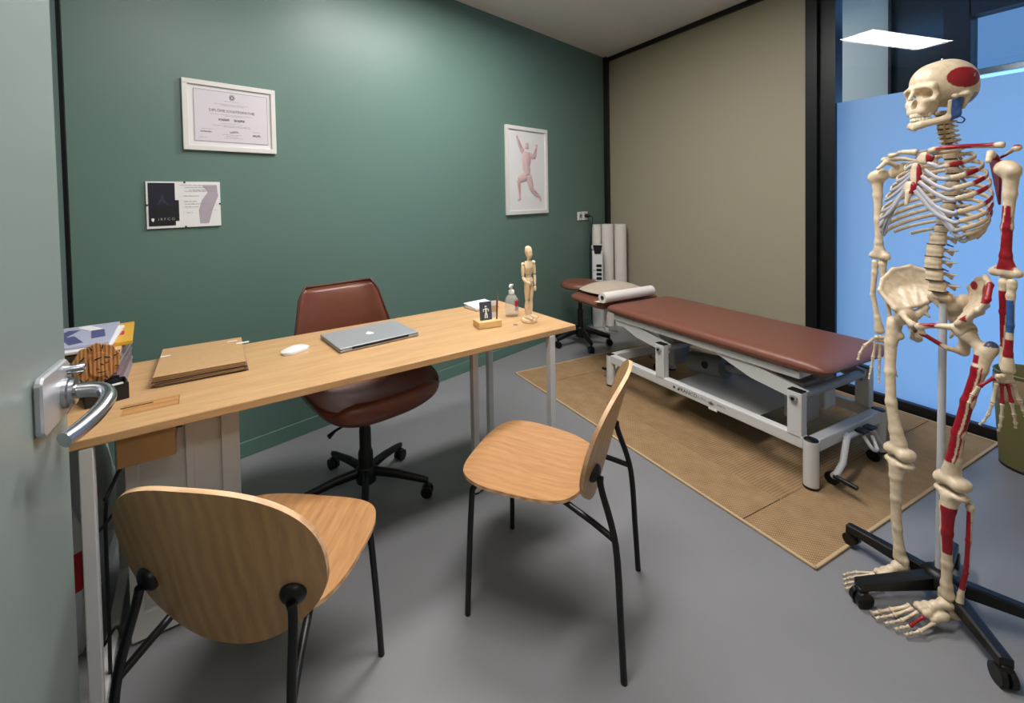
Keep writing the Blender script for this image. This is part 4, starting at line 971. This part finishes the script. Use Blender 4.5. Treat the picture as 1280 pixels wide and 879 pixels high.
# ---- skull (own small frame, then turned a little to its right)
HY = R(-10); HC = np.array([.014, .006, 1.65])
HS = np.array([.95, .87, 1.0])
def H(p): p = np.array(p, float)*HS; c, s_ = math.cos(-HY), math.sin(-HY); return np.array([c*p[0]-s_*p[1], s_*p[0]+c*p[1], p[2]])+HC
def Hv(V):
    V = V*HS; c, s_ = math.cos(-HY), math.sin(-HY); return np.stack([c*V[:, 0]-s_*V[:, 1], s_*V[:, 0]+c*V[:, 1], V[:, 2]], 1)+HC
pr_ = [('e', (0, -.020, .028), (.070, .086, .073)), ('e', (0, .022, .030), (.056, .058, .060)), ('e', (0, -.055, .005), (.055, .052, .052)), ('e', (0, .048, -.042), (.036, .036, .034))]
for s_ in (-1, 1):
    pr_ += [('c', (s_*.046, .062, .012), (s_*.012, .079, .016), .0095, .0085), ('c', (s_*.046, .062, .012), (s_*.050, .050, -.022), .007, .009), ('c', (s_*.048, .052, -.026), (s_*.030, .070, -.030), .009, .008),
            ('c', (s_*.052, .046, -.025), (s_*.066, .010, -.024), .0065, .0048), ('c', (s_*.066, .010, -.024), (s_*.064, -.022, -.020), .0048, .006), ('c', (s_*.055, -.032, -.02), (s_*.050, -.03, -.055), .014, .006),
            ('c', (s_*.030, .070, -.030), (s_*.020, .070, -.058), .010, .010)]
pr_ += [('c', (0, .080, .010), (0, .094, -.018), .006, .0055), ('c', (-.020, .072, -.058), (.020, .072, -.058), .011, .011)]
subs_ = []
for s_ in (-1, 1): subs_ += [('e', (s_*.0295, .078, -.006), (.0200, .046, .0170)), ('e', (s_*.056, .030, -.028), (.010, .028, .018))]
subs_ += [('e', (0, .088, -.036), (.0125, .036, .0150)), ('e', (0, -.01, -.075), (.05, .05, .025))]
def skull_fn(P):
    d = None
    for p in pr_:
        q = d_cap(P, *p[1:]) if p[0] == 'c' else d_ell(P, *p[1:]); d = q if d is None else smin(d, q, .009)
    for p in subs_: d = np.maximum(d, -d_ell(P, *p[1:]))
    return d
V, F = surfnets(skull_fn, (-.085, -.12, -.085), (.085, .115, .115), .0023)
tem = (V[:, 0] > .01) & (((V[:, 1]+.022)/.052)**2+((V[:, 2]-.032)/.031)**2 < 1)
occ = (V[:, 2] < -.012) & (V[:, 1] < -.06) & (V[:, 0] > .0)
skl = bone_obj('skull', Hv(V), F, paint=lambda W_: [(tem, RED), (occ, np.array(lin((150, 158, 166))))])
skl['label'] = 'cream skull with a red painted temple'
mp_ = [('c', (-.016, .072, -.100), (.016, .072, -.100), .012, .012), ('c', (0, .078, -.108), (0, .076, -.100), .010, .010)]
for s_ in (-1, 1):
    mp_ += [('c', (s_*.016, .072, -.100), (s_*.040, .020, -.088), .0115, .0105), ('c', (s_*.040, .020, -.088), (s_*.050, -.008, -.078), .0105, .011), ('t', (s_*.047, .012, -.085), (s_*.053, -.016, -.074), (s_*.056, -.014, -.030), .005), ('t', (s_*.047, .014, -.085), (s_*.056, -.014, -.030), (s_*.053, .014, -.036), .0045), ('c', (s_*.056, -.016, -.036), (s_*.056, -.014, -.024), .007, .007)]
def mand_fn(P):
    d = None
    for p in mp_: q = d_cap(P, *p[1:]) if p[0] == 'c' else d_tri(P, *p[1:]); d = q if d is None else smin(d, q, .006)
    return d
V, F = surfnets(mand_fn, (-.075, -.04, -.13), (.075, .10, -.01), .0026)
bl_ = (V[:, 0] > .035) & (V[:, 1] < .012)
mandible = bone_obj('mandible', Hv(V), F, parent=skl, paint=lambda W_: [(bl_, BLUE)])
def teeth(zc, h, rx, yf, nm, par):
    for s_ in range(-6, 7):
        t_ = s_/6.0; a = t_*R(78); p = np.array([rx*math.sin(a), yf-.036*(1-math.cos(a)), zc]); q = H(p)
        mb = MB(); mb.box((0, 0, 0), (.0062, .0075, h), .0018, rot=rotz(-a-HY*-1 if False else -a)); 
        W_ = np.concatenate(mb.v)+q; o = bone_obj(nm, W_, mb.f, parent=par, paint=lambda X: [(np.ones(len(X), bool), np.array(lin((236, 226, 200))))])
teeth(-.070, .012, .026, .083, 'tooth', skl); teeth(-.083, .011, .025, .081, 'tooth', mandible)
text('number_mark', '2', .012, 'smoke', skl, tuple(MX(H((.0685, -.046, .036)))), (R(90), 0, R(-98)), extrude=.0006)
obj('suture_knob', MB().ell((0, 0, 0), (.004, .004, .005)), 'steel', skl, tuple(MX(H((0, -.01, .101)))))

# ---- spine
def spine_y(z): return np.interp(z, [1.02, 1.07, 1.12, 1.17, 1.22, 1.30, 1.37, 1.43, 1.48, 1.53, 1.59], [-.012, .004, .010, .002, -.016, -.042, -.055, -.050, -.038, -.022, -.014])
def vert_mesh(kind):
    if kind == 'l': P_ = [('e', (0, 0, 0), (.0225, .0175, .0205))]; sp = ('t', (0, -.03, .004), (0, -.062, -.004), (0, -.058, -.018), .003); tv = [('c', (s_*.014, -.022, 0), (s_*.040, -.028, .002), .005, .0028) for s_ in (-1, 1)]
    elif kind == 't': P_ = [('e', (0, 0, 0), (.0165, .0150, .0135))]; sp = ('c', (0, -.026, 0), (0, -.052, -.026), .005, .003); tv = [('c', (s_*.010, -.020, 0), (s_*.030, -.034, .006), .005, .0045) for s_ in (-1, 1)]
    else: P_ = [('e', (0, 0, 0), (.0150, .0120, .0085))]; sp = ('c', (0, -.02, 0), (0, -.036, -.008), .0035, .003); tv = [('c', (s_*.010, -.010, 0), (s_*.027, -.012, .0), .0050, .0042) for s_ in (-1, 1)]
    arch = [('c', (s_*.010, -.012, .002), (0, -.028 if kind != 'c' else -.022, 0), .005, .004) for s_ in (-1, 1)]
    prims = P_+[sp]+tv+arch; hz = {'l': .0178, 't': .0102, 'c': .0062}[kind]
    def fn(P):
        d = None
        for p in prims: q = d_cap(P, *p[1:]) if p[0] == 'c' else d_ell(P, *p[1:]) if p[0] == 'e' else d_tri(P, *p[1:]); d = q if d is None else smin(d, q, .005)
        body = np.maximum(np.maximum(np.hypot(P[..., 0]/P_[0][2][0], P[..., 1]/P_[0][2][1])*P_[0][2][1]-P_[0][2][1], np.abs(P[..., 2])-hz), -1)
        waist = body+.0022*np.clip(1-(P[..., 2]/hz)**2, 0, 1)
        return smin(d+.004*0, waist, .002)
    e = {'l': (.05, .075, .03), 't': (.04, .065, .04), 'c': (.032, .045, .02)}[kind]
    V, F = surfnets(fn, (-e[0], -e[1], -e[2]), (e[0], .03, .026), .0026); return V, F
vm = {}
for kd in 'ltc':
    V, F = vert_mesh(kd); o = bone_obj('vertebra', V, F); vm[kd] = o.data; bpy.data.objects.remove(o)
levels = [('l', 1.043), ('l', 1.079), ('l', 1.117), ('l', 1.155), ('l', 1.193)]+[('t', 1.2225+.0232*i) for i in range(12)]+[('c', 1.500+.0145*i) for i in range(7)]
for i, (kd, z_) in enumerate(levels):
    o = bpy.data.objects.new('vertebra', vm[kd]); COL.objects.link(o); o.parent = sk; o.location = (-.004, spine_y(z_), z_)
    dz = .0195 if kd == 'l' else .0117 if kd == 't' else .0072
    zd = z_-dz; m_ = MB(); rx = {'l': .0235, 't': .0165, 'c': .0142}[kd]; m_.lathe([(rx*.96, -.0025), (rx, 0), (rx*.96, .0025)], (0, 0, 0), 20)
    m_.v = [v*np.array([1, .8, 1]) for v in m_.v]
    obj('disc', m_, 'disc_grey', sk, (-.004, spine_y(zd), zd))
    if kd == 'l' or (kd == 't' and i < 9):
        for s_ in (-1, 1):
            obj('nerve_stub', MB().tube([(s_*.015, -.014, zd-z_), (s_*.034, -.010, zd-z_-.004)], [.0028, .0022], 6), ['nerve_yellow', 'nerve_blue', 'nerve_purple'][i % 3], o)
P = smooth_path([(.024, -.030, 1.578), (.032, -.045, 1.572), (.038, -.050, 1.562), (.034, -.046, 1.553), (.024, -.040, 1.556)], 6); plain('artery_hook', MB().tube(P, [.0018]*len(P), 6), 'nerve_purple')
for s_ in (1,):
    P = smooth_path([(s_*.016, -.012, 1.49), (s_*.02, -.006, 1.53), (s_*.018, -.006, 1.575)], 6); plain('neck_vessel', MB().tube(P, [.0022]*len(P), 6), 'nerve_yellow' if s_ > 0 else 'maroon')

# ---- ribs, cartilage, breastbone
def rib_xyz(i, th, s_):
    a_ = [.050, .082, .103, .116, .126, .133, .137, .137, .134, .128, .118, .092][i]; f_ = [.036, .052, .064, .076, .087, .095, .100, .099, .094, .086, .070, .050][i]
    zv = levels[5+11-i][1]+.004; bk = spine_y(zv)-.030
    yc, b_ = (f_+bk)/2, (f_-bk)/2; drop = [.022, .045, .062, .074, .084, .092, .098, .098, .092, .082, .060, .040][i]
    return np.array([s_*a_*math.sin(th)**.85, yc-b_*math.cos(th), zv-drop*((1-math.cos(th))/2)**.9-.012*math.sin(th)*(i > 4)])
stern_z = [1.452, 1.430, 1.410, 1.391, 1.373, 1.358, 1.346]
def stern_y(z_): return np.interp(z_, [1.30, 1.345, 1.40, 1.46], [.094, .088, .062, .030])
for s_ in (-1, 1):
    tips = {}
    for i in range(12):
        t1 = R([150, 140, 134, 130, 128, 126, 124, 122, 118, 112, 92, 70][i]); ths = np.linspace(R(10), t1, 26)
        P = np.array([rib_xyz(i, t_, s_) for t_ in ths]); P[0][0] = s_*.014
        h_ = .0071 if i < 10 else .0056
        def pnt(W_, P=P, i=i, s_=s_):
            if s_ < 0 or i in (0, 10, 11): return []
            d = np.linalg.norm(W_[:, None, :]-P[None], axis=2).argmin(1); u = d/25.0
            a0 = [.3, .72, .60, .58, .56, .50, .44, .38, .34, .30][i]; return [((u > a0) & (u < a0+.22), RED)]
        nrm = MB().tube(P, np.interp(np.linspace(0, 1, 26), [0, .15, .8, 1], [h_*.75, h_*.9, h_, h_*1.05]), 8, flat=.45, upv=(0, 0, 1))
        bone_obj('rib', np.concatenate(nrm.v), nrm.f, paint=pnt); tips[i] = P[-1]; dirn = P[-1]-P[-2]
        if i < 7:
            e_ = np.array([s_*(.016 if i else .02), stern_y(stern_z[i])-.002, stern_z[i]]); m_ = (P[-1]+e_)/2+np.array([0, .006, -.010*(i > 1)-.012*(i > 4)])
            Q = smooth_path([P[-1], P[-1]+unit(dirn)*.012, m_, e_], 6)
        elif i < 10:
            tgt = tips[i-1]; c6 = (tips[6]*(.55-.1*(i-7))+np.array([s_*.016, stern_y(stern_z[6]), stern_z[6]])*(.45+.1*(i-7)))
            Q = smooth_path([P[-1], P[-1]+unit(dirn)*.015, (P[-1]+c6)/2+np.array([0, .006, -.014]), c6+np.array([0, 0, -.006*(i-6)])], 6)
        else: continue
        plain('costal_cartilage', MB().tube(Q, np.linspace(.0058, .0062, len(Q)), 8, flat=.55, upv=(0, 0, 1)), 'cartilage')
stp = [('e', (0, stern_y(1.45)-.002, 1.448), (.026, .008, .020)), ('e', (0, stern_y(1.395), 1.395), (.017, .008, .040)), ('e', (0, stern_y(1.355), 1.356), (.019, .008, .020)), ('c', (0, stern_y(1.34), 1.338), (0, .096, 1.302), .008, .005)]
sdf_bone('sternum', stp, .012, .003, paint=lambda V: [((V[:, 0] > .006) & (V[:, 2] > 1.335), RED)])

# ---- shoulder girdle
for s_ in (-1, 1):
    rp_ = (lambda V: [((V[:, 2] > 1.468) & (abs(V[:, 0]) > .045) & (abs(V[:, 0]) < .145), RED)]) if s_ > 0 else None
    tube_bone('clavicle', [(s_*.022, .036, 1.468), (s_*.045, .044, 1.472), (s_*.085, .026, 1.474), (s_*.125, -.008, 1.472), (s_*.158, -.018, 1.470)], [.0115, .008, .0065, .007, .0095], rp_, 10)
    g_ = (s_*.152, -.020, 1.408)
    sc_ = [('t', (s_*.070, -.088, 1.452), (s_*.088, -.100, 1.300), g_, .003), ('t', (s_*.070, -.088, 1.452), (s_*.135, -.03, 1.44), g_, .003), ('e', g_, (.010, .014, .020)), ('c', (s_*.078, -.098, 1.43), (s_*.150, -.062, 1.458), .003, .006), ('c', (s_*.150, -.062, 1.458), (s_*.184, -.022, 1.458), .006, .010), ('c', (s_*.140, -.018, 1.435), (s_*.148, .008, 1.448), .008, .008), ('c', (s_*.148, .008, 1.448), (s_*.158, .028, 1.425), .0075, .0065)]
    sdf_bone('scapula', sc_, .006, .003, paint=(lambda V: [((V[:, 1] < -.004) & (V[:, 2] < 1.445) & (V[:, 0] < .155), RED), ((V[:, 0] > .165) & (V[:, 2] > 1.462), RED)]) if s_ > 0 else None)

# ---- arms
def rod(*pts): return [('c', pts[i][:3], pts[i+1][:3], pts[i][3], pts[i+1][3]) for i in range(len(pts)-1)]
for s_ in (-1, 1):
    ex = s_*.180; hx = s_*.184
    hum = [('e', (hx-s_*.006, 0, 1.402), (.024, .024, .024)), ('e', (hx+s_*.012, .006, 1.395), (.016, .018, .02))]+rod((hx+s_*.004, 0, 1.385, .0165), (hx+s_*.002, 0, 1.33, .0125), (ex+s_*.002, .002, 1.24, .0108), (ex, .002, 1.16, .011), (ex, 0, 1.125, .014))+[('c', (ex-s_*.026, 0, 1.112), (ex+s_*.024, 0, 1.112), .012, .0105), ('c', (ex, 0, 1.14), (ex-s_*.024, 0, 1.115), .010, .009), ('c', (ex, 0, 1.14), (ex+s_*.022, 0, 1.115), .010, .009)]
    sdf_bone('humerus', hum, .009, .0024, paint=(lambda V: [((V[:, 1] > -.002) & (V[:, 2] < 1.30) & (V[:, 2] > 1.122) & (np.abs(V[:, 0]-.1815) < .012+.10*np.clip(1.20-V[:, 2], 0, .1)) & (np.abs((V[:, 0]-.176)-.12*(V[:, 2]-1.22)) > .0016), RED)]) if s_ > 0 else None)
    wx = s_*(.180 if s_ > 0 else .166)
    sdf_bone('ulna', [('c', (ex-s_*.008, -.014, 1.122), (ex-s_*.006, -.006, 1.085), .011, .011)]+rod((ex-s_*.008, -.004, 1.085, .0105), (ex-s_*.012, -.008, 1.0, .0072), (wx-s_*.014, -.012, .90, .0058), (wx-s_*.013, -.010, .845, .0075)), .006, .0028, paint=(lambda V: [((V[:, 1] > -.006) & (V[:, 2] > .90) & (V[:, 2] < 1.06), RED)]) if s_ > 0 else None)
    sdf_bone('radius', [('c', (ex+s_*.014, .002, 1.088), (ex+s_*.014, .002, 1.078), .0105, .0095)]+rod((ex+s_*.014, .002, 1.075, .0085), (ex+s_*.013, .004, 1.05, .0085), (ex+s_*.016, .008, .97, .0072), (wx+s_*.012, .008, .89, .0085), (wx+s_*.009, .004, .845, .0145)), .006, .0028, paint=(lambda V: [((V[:, 1] > .006) & (V[:, 2] > .95) & (V[:, 2] < 1.04), BLUE), ((V[:, 1] > .004) & (V[:, 2] > .88) & (V[:, 2] < .93), RED)]) if s_ > 0 else None)
    # hand: across = towards the thumb, down = finger direction
    acr = unit((-.30, .95, 0)) if s_ > 0 else unit((-.55, .83, 0)); nrm_ = np.cross(acr, (0, 0, 1))
    W0 = np.array([wx, .002, .828])
    cm = []
    rngc = np.random.RandomState(3)
    for r_ in range(2):
        for c_ in range(4): cm.append(('e', tuple(W0+acr*(.0165-.011*c_)+np.array([0, 0, -.006-.0125*r_])+nrm_*.003*rngc.randn()), (.0072, .0072, .0072)))
    hand = sdf_bone('hand', cm, .0015, .0022)
    def bone2(nm, a, b_, r_, par, red=False):
        a, b_ = np.array(a), np.array(b_); P = [a+(b_-a)*u for u in (0, .06, .18, .5, .82, .94, 1)]
        return tube_bone(nm, P, [r_*.9, r_*1.35, r_*.95, r_*.75, r_*.95, r_*1.4, r_*.9], (lambda V: [(np.ones(len(V), bool) & (V[:, 2] < 2), RED)]) if red else None, 8, parent=par, sub=2)
    base = W0+np.array([0, 0, -.027])
    spread = [.20, .05, -.08, -.22] if s_ < 0 else [.22, -.04, -.30, -.52]
    curl = [.16, .10, .10, .12]
    lens = [(.058, .036, .022, .015), (.056, .040, .026, .016), (.052, .036, .024, .016), (.047, .030, .018, .014)]
    for fi in range(4):
        p = base+acr*(.018-.0125*fi); d = unit(np.array([0, 0, -1.])+acr*spread[fi]*.6)
        d0 = d
        for kk, L_ in enumerate(lens[fi]):
            q = p+d*L_; bone2('metacarpal' if kk == 0 else 'phalanx', p, q, .0046-.0006*kk, hand, red=(s_ > 0 and kk == 0 and fi in (1, 2)))
            p = q+d*.0018; d = unit(d+nrm_*(-s_)*curl[fi]*(1+.4*kk)*(.5 if s_ < 0 else .9)+acr*spread[fi]*.15)
    p = W0+acr*.022+np.array([0, 0, -.012]); d = unit(acr*.75+np.array([0, 0, -.8])+nrm_*(-s_)*.2)
    for kk, L_ in enumerate((.042, .030, .023)):
        q = p+d*L_; bone2('metacarpal' if kk == 0 else 'phalanx', p, q, .0052-.0007*kk, hand, red=(s_ > 0 and kk == 0)); p = q+d*.0018; d = unit(d+np.array([0, 0, -.55])-acr*.12)

# ---- pelvis
for s_ in (-1, 1):
    cr = [(s_*.040, -.068, 1.040), (s_*.070, -.060, 1.074), (s_*.106, -.036, 1.086), (s_*.138, -.008, 1.070), (s_*.152, .018, 1.032), (s_*.142, .036, .998)]
    base_ = [(s_*.042, -.058, .995), (s_*.056, -.040, .975), (s_*.066, -.020, .962), (s_*.074, .000, .955), (s_*.084, .018, .948), (s_*.092, .036, .945)]
    mid_ = [(s_*.046, -.062, 1.015), (s_*.070, -.056, 1.020), (s_*.098, -.042, 1.018), (s_*.120, -.020, 1.006), (s_*.126, .004, .988), (s_*.116, .028, .970)]
    pp = []
    for i in range(5):
        pp += [('t', cr[i], cr[i+1], mid_[i], .0035), ('t', cr[i+1], mid_[i], mid_[i+1], .0035), ('t', mid_[i], mid_[i+1], base_[i], .005), ('t', mid_[i+1], base_[i], base_[i+1], .0065), ('c', cr[i], cr[i+1], .0062, .0062)]
    pp += [('e', (s_*.086, .004, .925), (.026, .028, .030)), ('c', (s_*.116, .028, .970), (s_*.092, .030, .945), .008, .010), ('c', (s_*.142, .036, .998), (s_*.112, .034, .962), .007, .008)]
    pp += [('c', (s_*.076, .022, .930), (s_*.040, .052, .926), .011, .007), ('c', (s_*.040, .052, .926), (s_*.010, .062, .915), .007, .010), ('c', (s_*.010, .062, .915), (s_*.014, .056, .893), .010, .007),
           ('c', (s_*.014, .056, .893), (s_*.050, .018, .858), .0065, .0065), ('c', (s_*.050, .018, .858), (s_*.066, -.018, .850), .0065, .011), ('c', (s_*.066, -.018, .850), (s_*.078, -.010, .905), .013, .015), ('c', (s_*.060, -.040, .955), (s_*.072, -.018, .925), .010, .014), ('c', (s_*.056, -.036, .935), (s_*.048, -.040, .925), .006, .003)]
    def pel_paint(V, s_=s_):
        if s_ < 0: return []
        cr_d = np.min([np.linalg.norm(V-np.array(c_), axis=1) for c_ in cr], axis=0)
        return [((((V[:, 0]-.112)/.014)**2+((V[:, 2]-1.035)/.030)**2 < 1), RED), ((((V[:, 0]-.062)/.012)**2+((V[:, 2]-1.052)/.014)**2 < 1), RED), ((V[:, 0] > .134) & (V[:, 2] > 1.02), RED), ((np.abs(V[:, 0]-.03) < .018) & (V[:, 2] > .922) & (V[:, 1] > .04), RED), ((V[:, 0] < .045) & (V[:, 2] < .893) & (V[:, 1] > .015), RED), ((np.abs(V[:, 0]-.108) < .010) & (np.abs(V[:, 2]-.972) < .014), RED)]
    sdf_bone('hip_bone', pp, .006, .0032, subs=[('e', (s_*.106, .004, .915), (.016, .021, .021))], paint=pel_paint)
sac = [('e', (0, -.022, 1.008), (.030, .018, .016)), ('e', (0, -.045, .985), (.040, .016, .028)), ('e', (0, -.066, .95), (.028, .012, .03)), ('e', (0, -.074, .915), (.016, .009, .024)), ('c', (0, -.070, .895), (0, -.055, .872), .007, .004), ('e', (-.042, -.045, 1.0), (.014, .018, .022)), ('e', (.042, -.045, 1.0), (.014, .018, .022))]
sdf_bone('sacrum', sac, .010, .0032)
obj('pubic_disc', MB().ell((0, .064, .905), (.005, .008, .014)), 'disc_grey', sk)

# ---- legs
for s_ in (-1, 1):
    kx = s_*.078
    fem = [('e', (s_*.092, .004, .912), (.0225, .0225, .0225)), ('c', (s_*.098, .003, .905), (s_*.126, -.004, .878), .0135, .016), ('e', (s_*.140, -.010, .885), (.015, .019, .022)), ('e', (s_*.114, -.014, .842), (.010, .010, .013))]+rod((s_*.130, -.004, .868, .020), (s_*.128, .004, .82, .0160), (s_*.114, .014, .72, .0140), (s_*.100, .016, .62, .0140), (s_*.086, .006, .53, .0165), (kx, .0, .49, .022))+[('e', (kx-s_*.022, -.006, .458), (.021, .030, .022)), ('e', (kx+s_*.022, -.006, .460), (.021, .030, .021)), ('e', (kx, .012, .466), (.024, .014, .016))]
    def fpaint(V, s_=s_):
        if s_ < 0: return []
        cxl = np.interp(V[:, 2], [.49, .53, .62, .72, .82, .87], [.078, .086, .100, .114, .128, .130]); cyl = np.interp(V[:, 2], [.49, .53, .62, .72, .82, .87], [0, .006, .016, .014, .004, -.004])
        fr_ = (V[:, 1] > cyl-.008)
        return [(fr_ & (V[:, 2] < .83) & (V[:, 2] > .525) & (np.abs(V[:, 0]-cxl) < .0145) & (np.abs(V[:, 0]-cxl-.0105) > .0018), RED), ((V[:, 2] > .838) & (V[:, 2] < .862) & (V[:, 0] < .133) & (V[:, 0] > .106) & fr_, RED), ((V[:, 2] > .893) & (V[:, 0] > .136), np.array(lin((70, 80, 100))))]
    sdf_bone('femur', fem, .010, .0024, paint=fpaint)
    ax_ = s_*.070
    tib = [('e', (kx-s_*.020, -.006, .424), (.022, .026, .013)), ('e', (kx+s_*.020, -.006, .424), (.021, .026, .013))]+rod((kx, 0, .412, .024), (kx-s_*.001, .006, .375, .0175), (kx-s_*.002, .008, .30, .0135), (kx-s_*.004, .004, .20, .0115), (ax_, .0, .13, .0125), (ax_, -.004, .098, .0175))+[('c', (ax_-s_*.014, -.004, .098), (ax_-s_*.018, -.004, .076), .010, .008)]
    sdf_bone('tibia', tib, .009, .0024, paint=(lambda V: [((V[:, 0] > .072) & (V[:, 2] < .385) & (V[:, 2] > .235) & (V[:, 1] > -.004), RED), ((V[:, 0] < .068) & (V[:, 2] > .395) & (V[:, 2] < .412) & (V[:, 1] > .01), BLUE)]) if s_ > 0 else None)
    sdf_bone('fibula', [('e', (kx+s_*.034, -.022, .402), (.010, .011, .012))]+rod((kx+s_*.034, -.022, .392, .007), (kx+s_*.034, -.018, .30, .0062), (kx+s_*.030, -.016, .20, .0060), (ax_+s_*.026, -.014, .12, .007), (ax_+s_*.023, -.014, .080, .0105)), .005, .0026, paint=(lambda V: [((V[:, 2] < .39) & (V[:, 2] > .14) & (V[:, 1] > -.0175), RED)]) if s_ > 0 else None)
    sdf_bone('patella', [('e', (kx, .034, .472), (.017, .009, .018))], .004, .003) if False else None
    # foot
    fa = R(-4 if s_ > 0 else 0); fo_ = np.array([ax_, -.004, 0]); cf, sf = math.cos(-fa), math.sin(-fa)
    def FT(x, y, z_): x = s_*x*1.05; y = y*1.24-.004 if y > 0 else y*1.1; return np.array([cf*x-sf*y, sf*x+cf*y, z_])+fo_
    def fe(p, r_): return ('e', tuple(FT(*p)), r_)
    ft = [fe((0, .004, .070), (.019, .030, .016)), fe((.003, -.024, .044), (.016, .034, .021)), fe((.006, -.054, .034), (.016, .018, .023)), fe((-.002, .030, .062), (.014, .018, .014)), fe((-.004, .046, .056), (.018, .013, .013)), fe((.014, .030, .042), (.014, .026, .014)), fe((-.014, .062, .049), (.010, .015, .012)), fe((-.001, .062, .050), (.008, .015, .011)), fe((.010, .060, .046), (.008, .015, .011)), fe((.018, .050, .036), (.008, .014, .010))]
    foot = sdf_bone('foot', ft, .0045, .0026)
    def fb(nm, a, b_, r_, red=False):
        a, b_ = FT(*a), FT(*b_); P = [a+(b_-a)*u for u in (0, .06, .18, .5, .82, .94, 1)]
        tube_bone(nm, P, [r_*.9, r_*1.35, r_*.95, r_*.75, r_*.95, r_*1.4, r_*.9], (lambda V: [(np.ones(len(V), bool), RED)]) if red else None, 8, parent=foot, sub=2)
    for ti in range(5):
        x0 = -.018+.0095*ti; xe = -.028+.0165*ti; y0 = [.078, .080, .076, .070, .052][ti]; y1 = [.122, .126, .120, .112, .103][ti]; z0_ = [.044, .046, .044, .038, .030][ti]
        r_ = [.0066, .0048, .0046, .0045, .0048][ti]
        fb('metatarsal', (x0, y0, z0_), (xe, y1, .020), r_, red=(s_ > 0 and ti == 3)); 
        L1 = [.026, .021, .019, .017, .015][ti]; L2 = [.0, .010, .009, .008, .007][ti]; L3 = [.017, .009, .008, .008, .008][ti]; y = y1+.002
        fb('toe_bone', (xe, y, .020), (xe+.001, y+L1, .0165), r_*.85); y += L1+.0015
        if L2: fb('toe_bone', (xe+.001, y, .0165), (xe+.001, y+L2, .014), r_*.8); y += L2+.0015
        fb('toe_bone', (xe+.001, y, .014), (xe+.001, y+L3, .011), r_*.85)

# ---- stand
obj('stand_pole', MB().cyl((0, -.022, .10), (0, -.030, .985), .0095, n=16), 'pole_metal', sk)
obj('stand_hub', MB().lathe([(.030, .062), (.042, .07), (.042, .10), (.030, .115), (.018, .12)], (0, -.022, 0), 20), 'black_plastic', sk)
hubw = np.array([1.956, .632])
class _E: pass
def stand_arms():
    rel = hubw-np.array(SKO); c, s_ = math.cos(-SKRZ), math.sin(-SKRZ); hl = np.array([c*rel[0]-s_*rel[1], s_*rel[0]+c*rel[1], 0])*0+np.array([0, -.022, 0])
    for k in range(5):
        a = R(82+72*k)-SKRZ; d = np.array([math.cos(a), math.sin(a), 0]); rad = .25
        V = []; 
        am = MB()
        p0 = hl+d*.02+np.array([0, 0, .088]); p1 = hl+d*(rad*1.04)+np.array([0, 0, .070]); sd = np.array([-d[1], d[0], 0])
        ring = []
        for p, w_, h0, h1 in ((p0, .020, -.026, .014), (p1, .0155, -.012, .010)):
            for a_, b_ in ((-1, h0), (1, h0), (1, h1), (.6, h1+.003), (-.6, h1+.003), (-1, h1)): ring.append(p+sd*w_*a_+np.array([0, 0, b_]))
        n = 6; F = [[j, (j+1) % n, n+(j+1) % n, n+j] for j in range(n)]+[list(range(n))[::-1], list(range(n, 2*n))]
        am.add(ring, F); ao = obj('base_arm', am, 'black_plastic', sk)
        wr = .021 if k == 0 else .026; c0 = hl+d*rad+np.array([0, 0, .053-wr if k == 0 else .026]); cs = MB(); cs.cyl(c0+sd*.004, c0+sd*.018, wr, n=18); cs.cyl(c0-sd*.018, c0-sd*.004, wr, n=18); cs.cyl(c0-sd*.016, c0+sd*.016, .014, n=12); cs.box(c0+np.array([0, 0, .022]), (.03, .026, .026), .006, rot=rotz(a))
        obj('caster', cs, 'black_plastic', ao)
stand_arms()
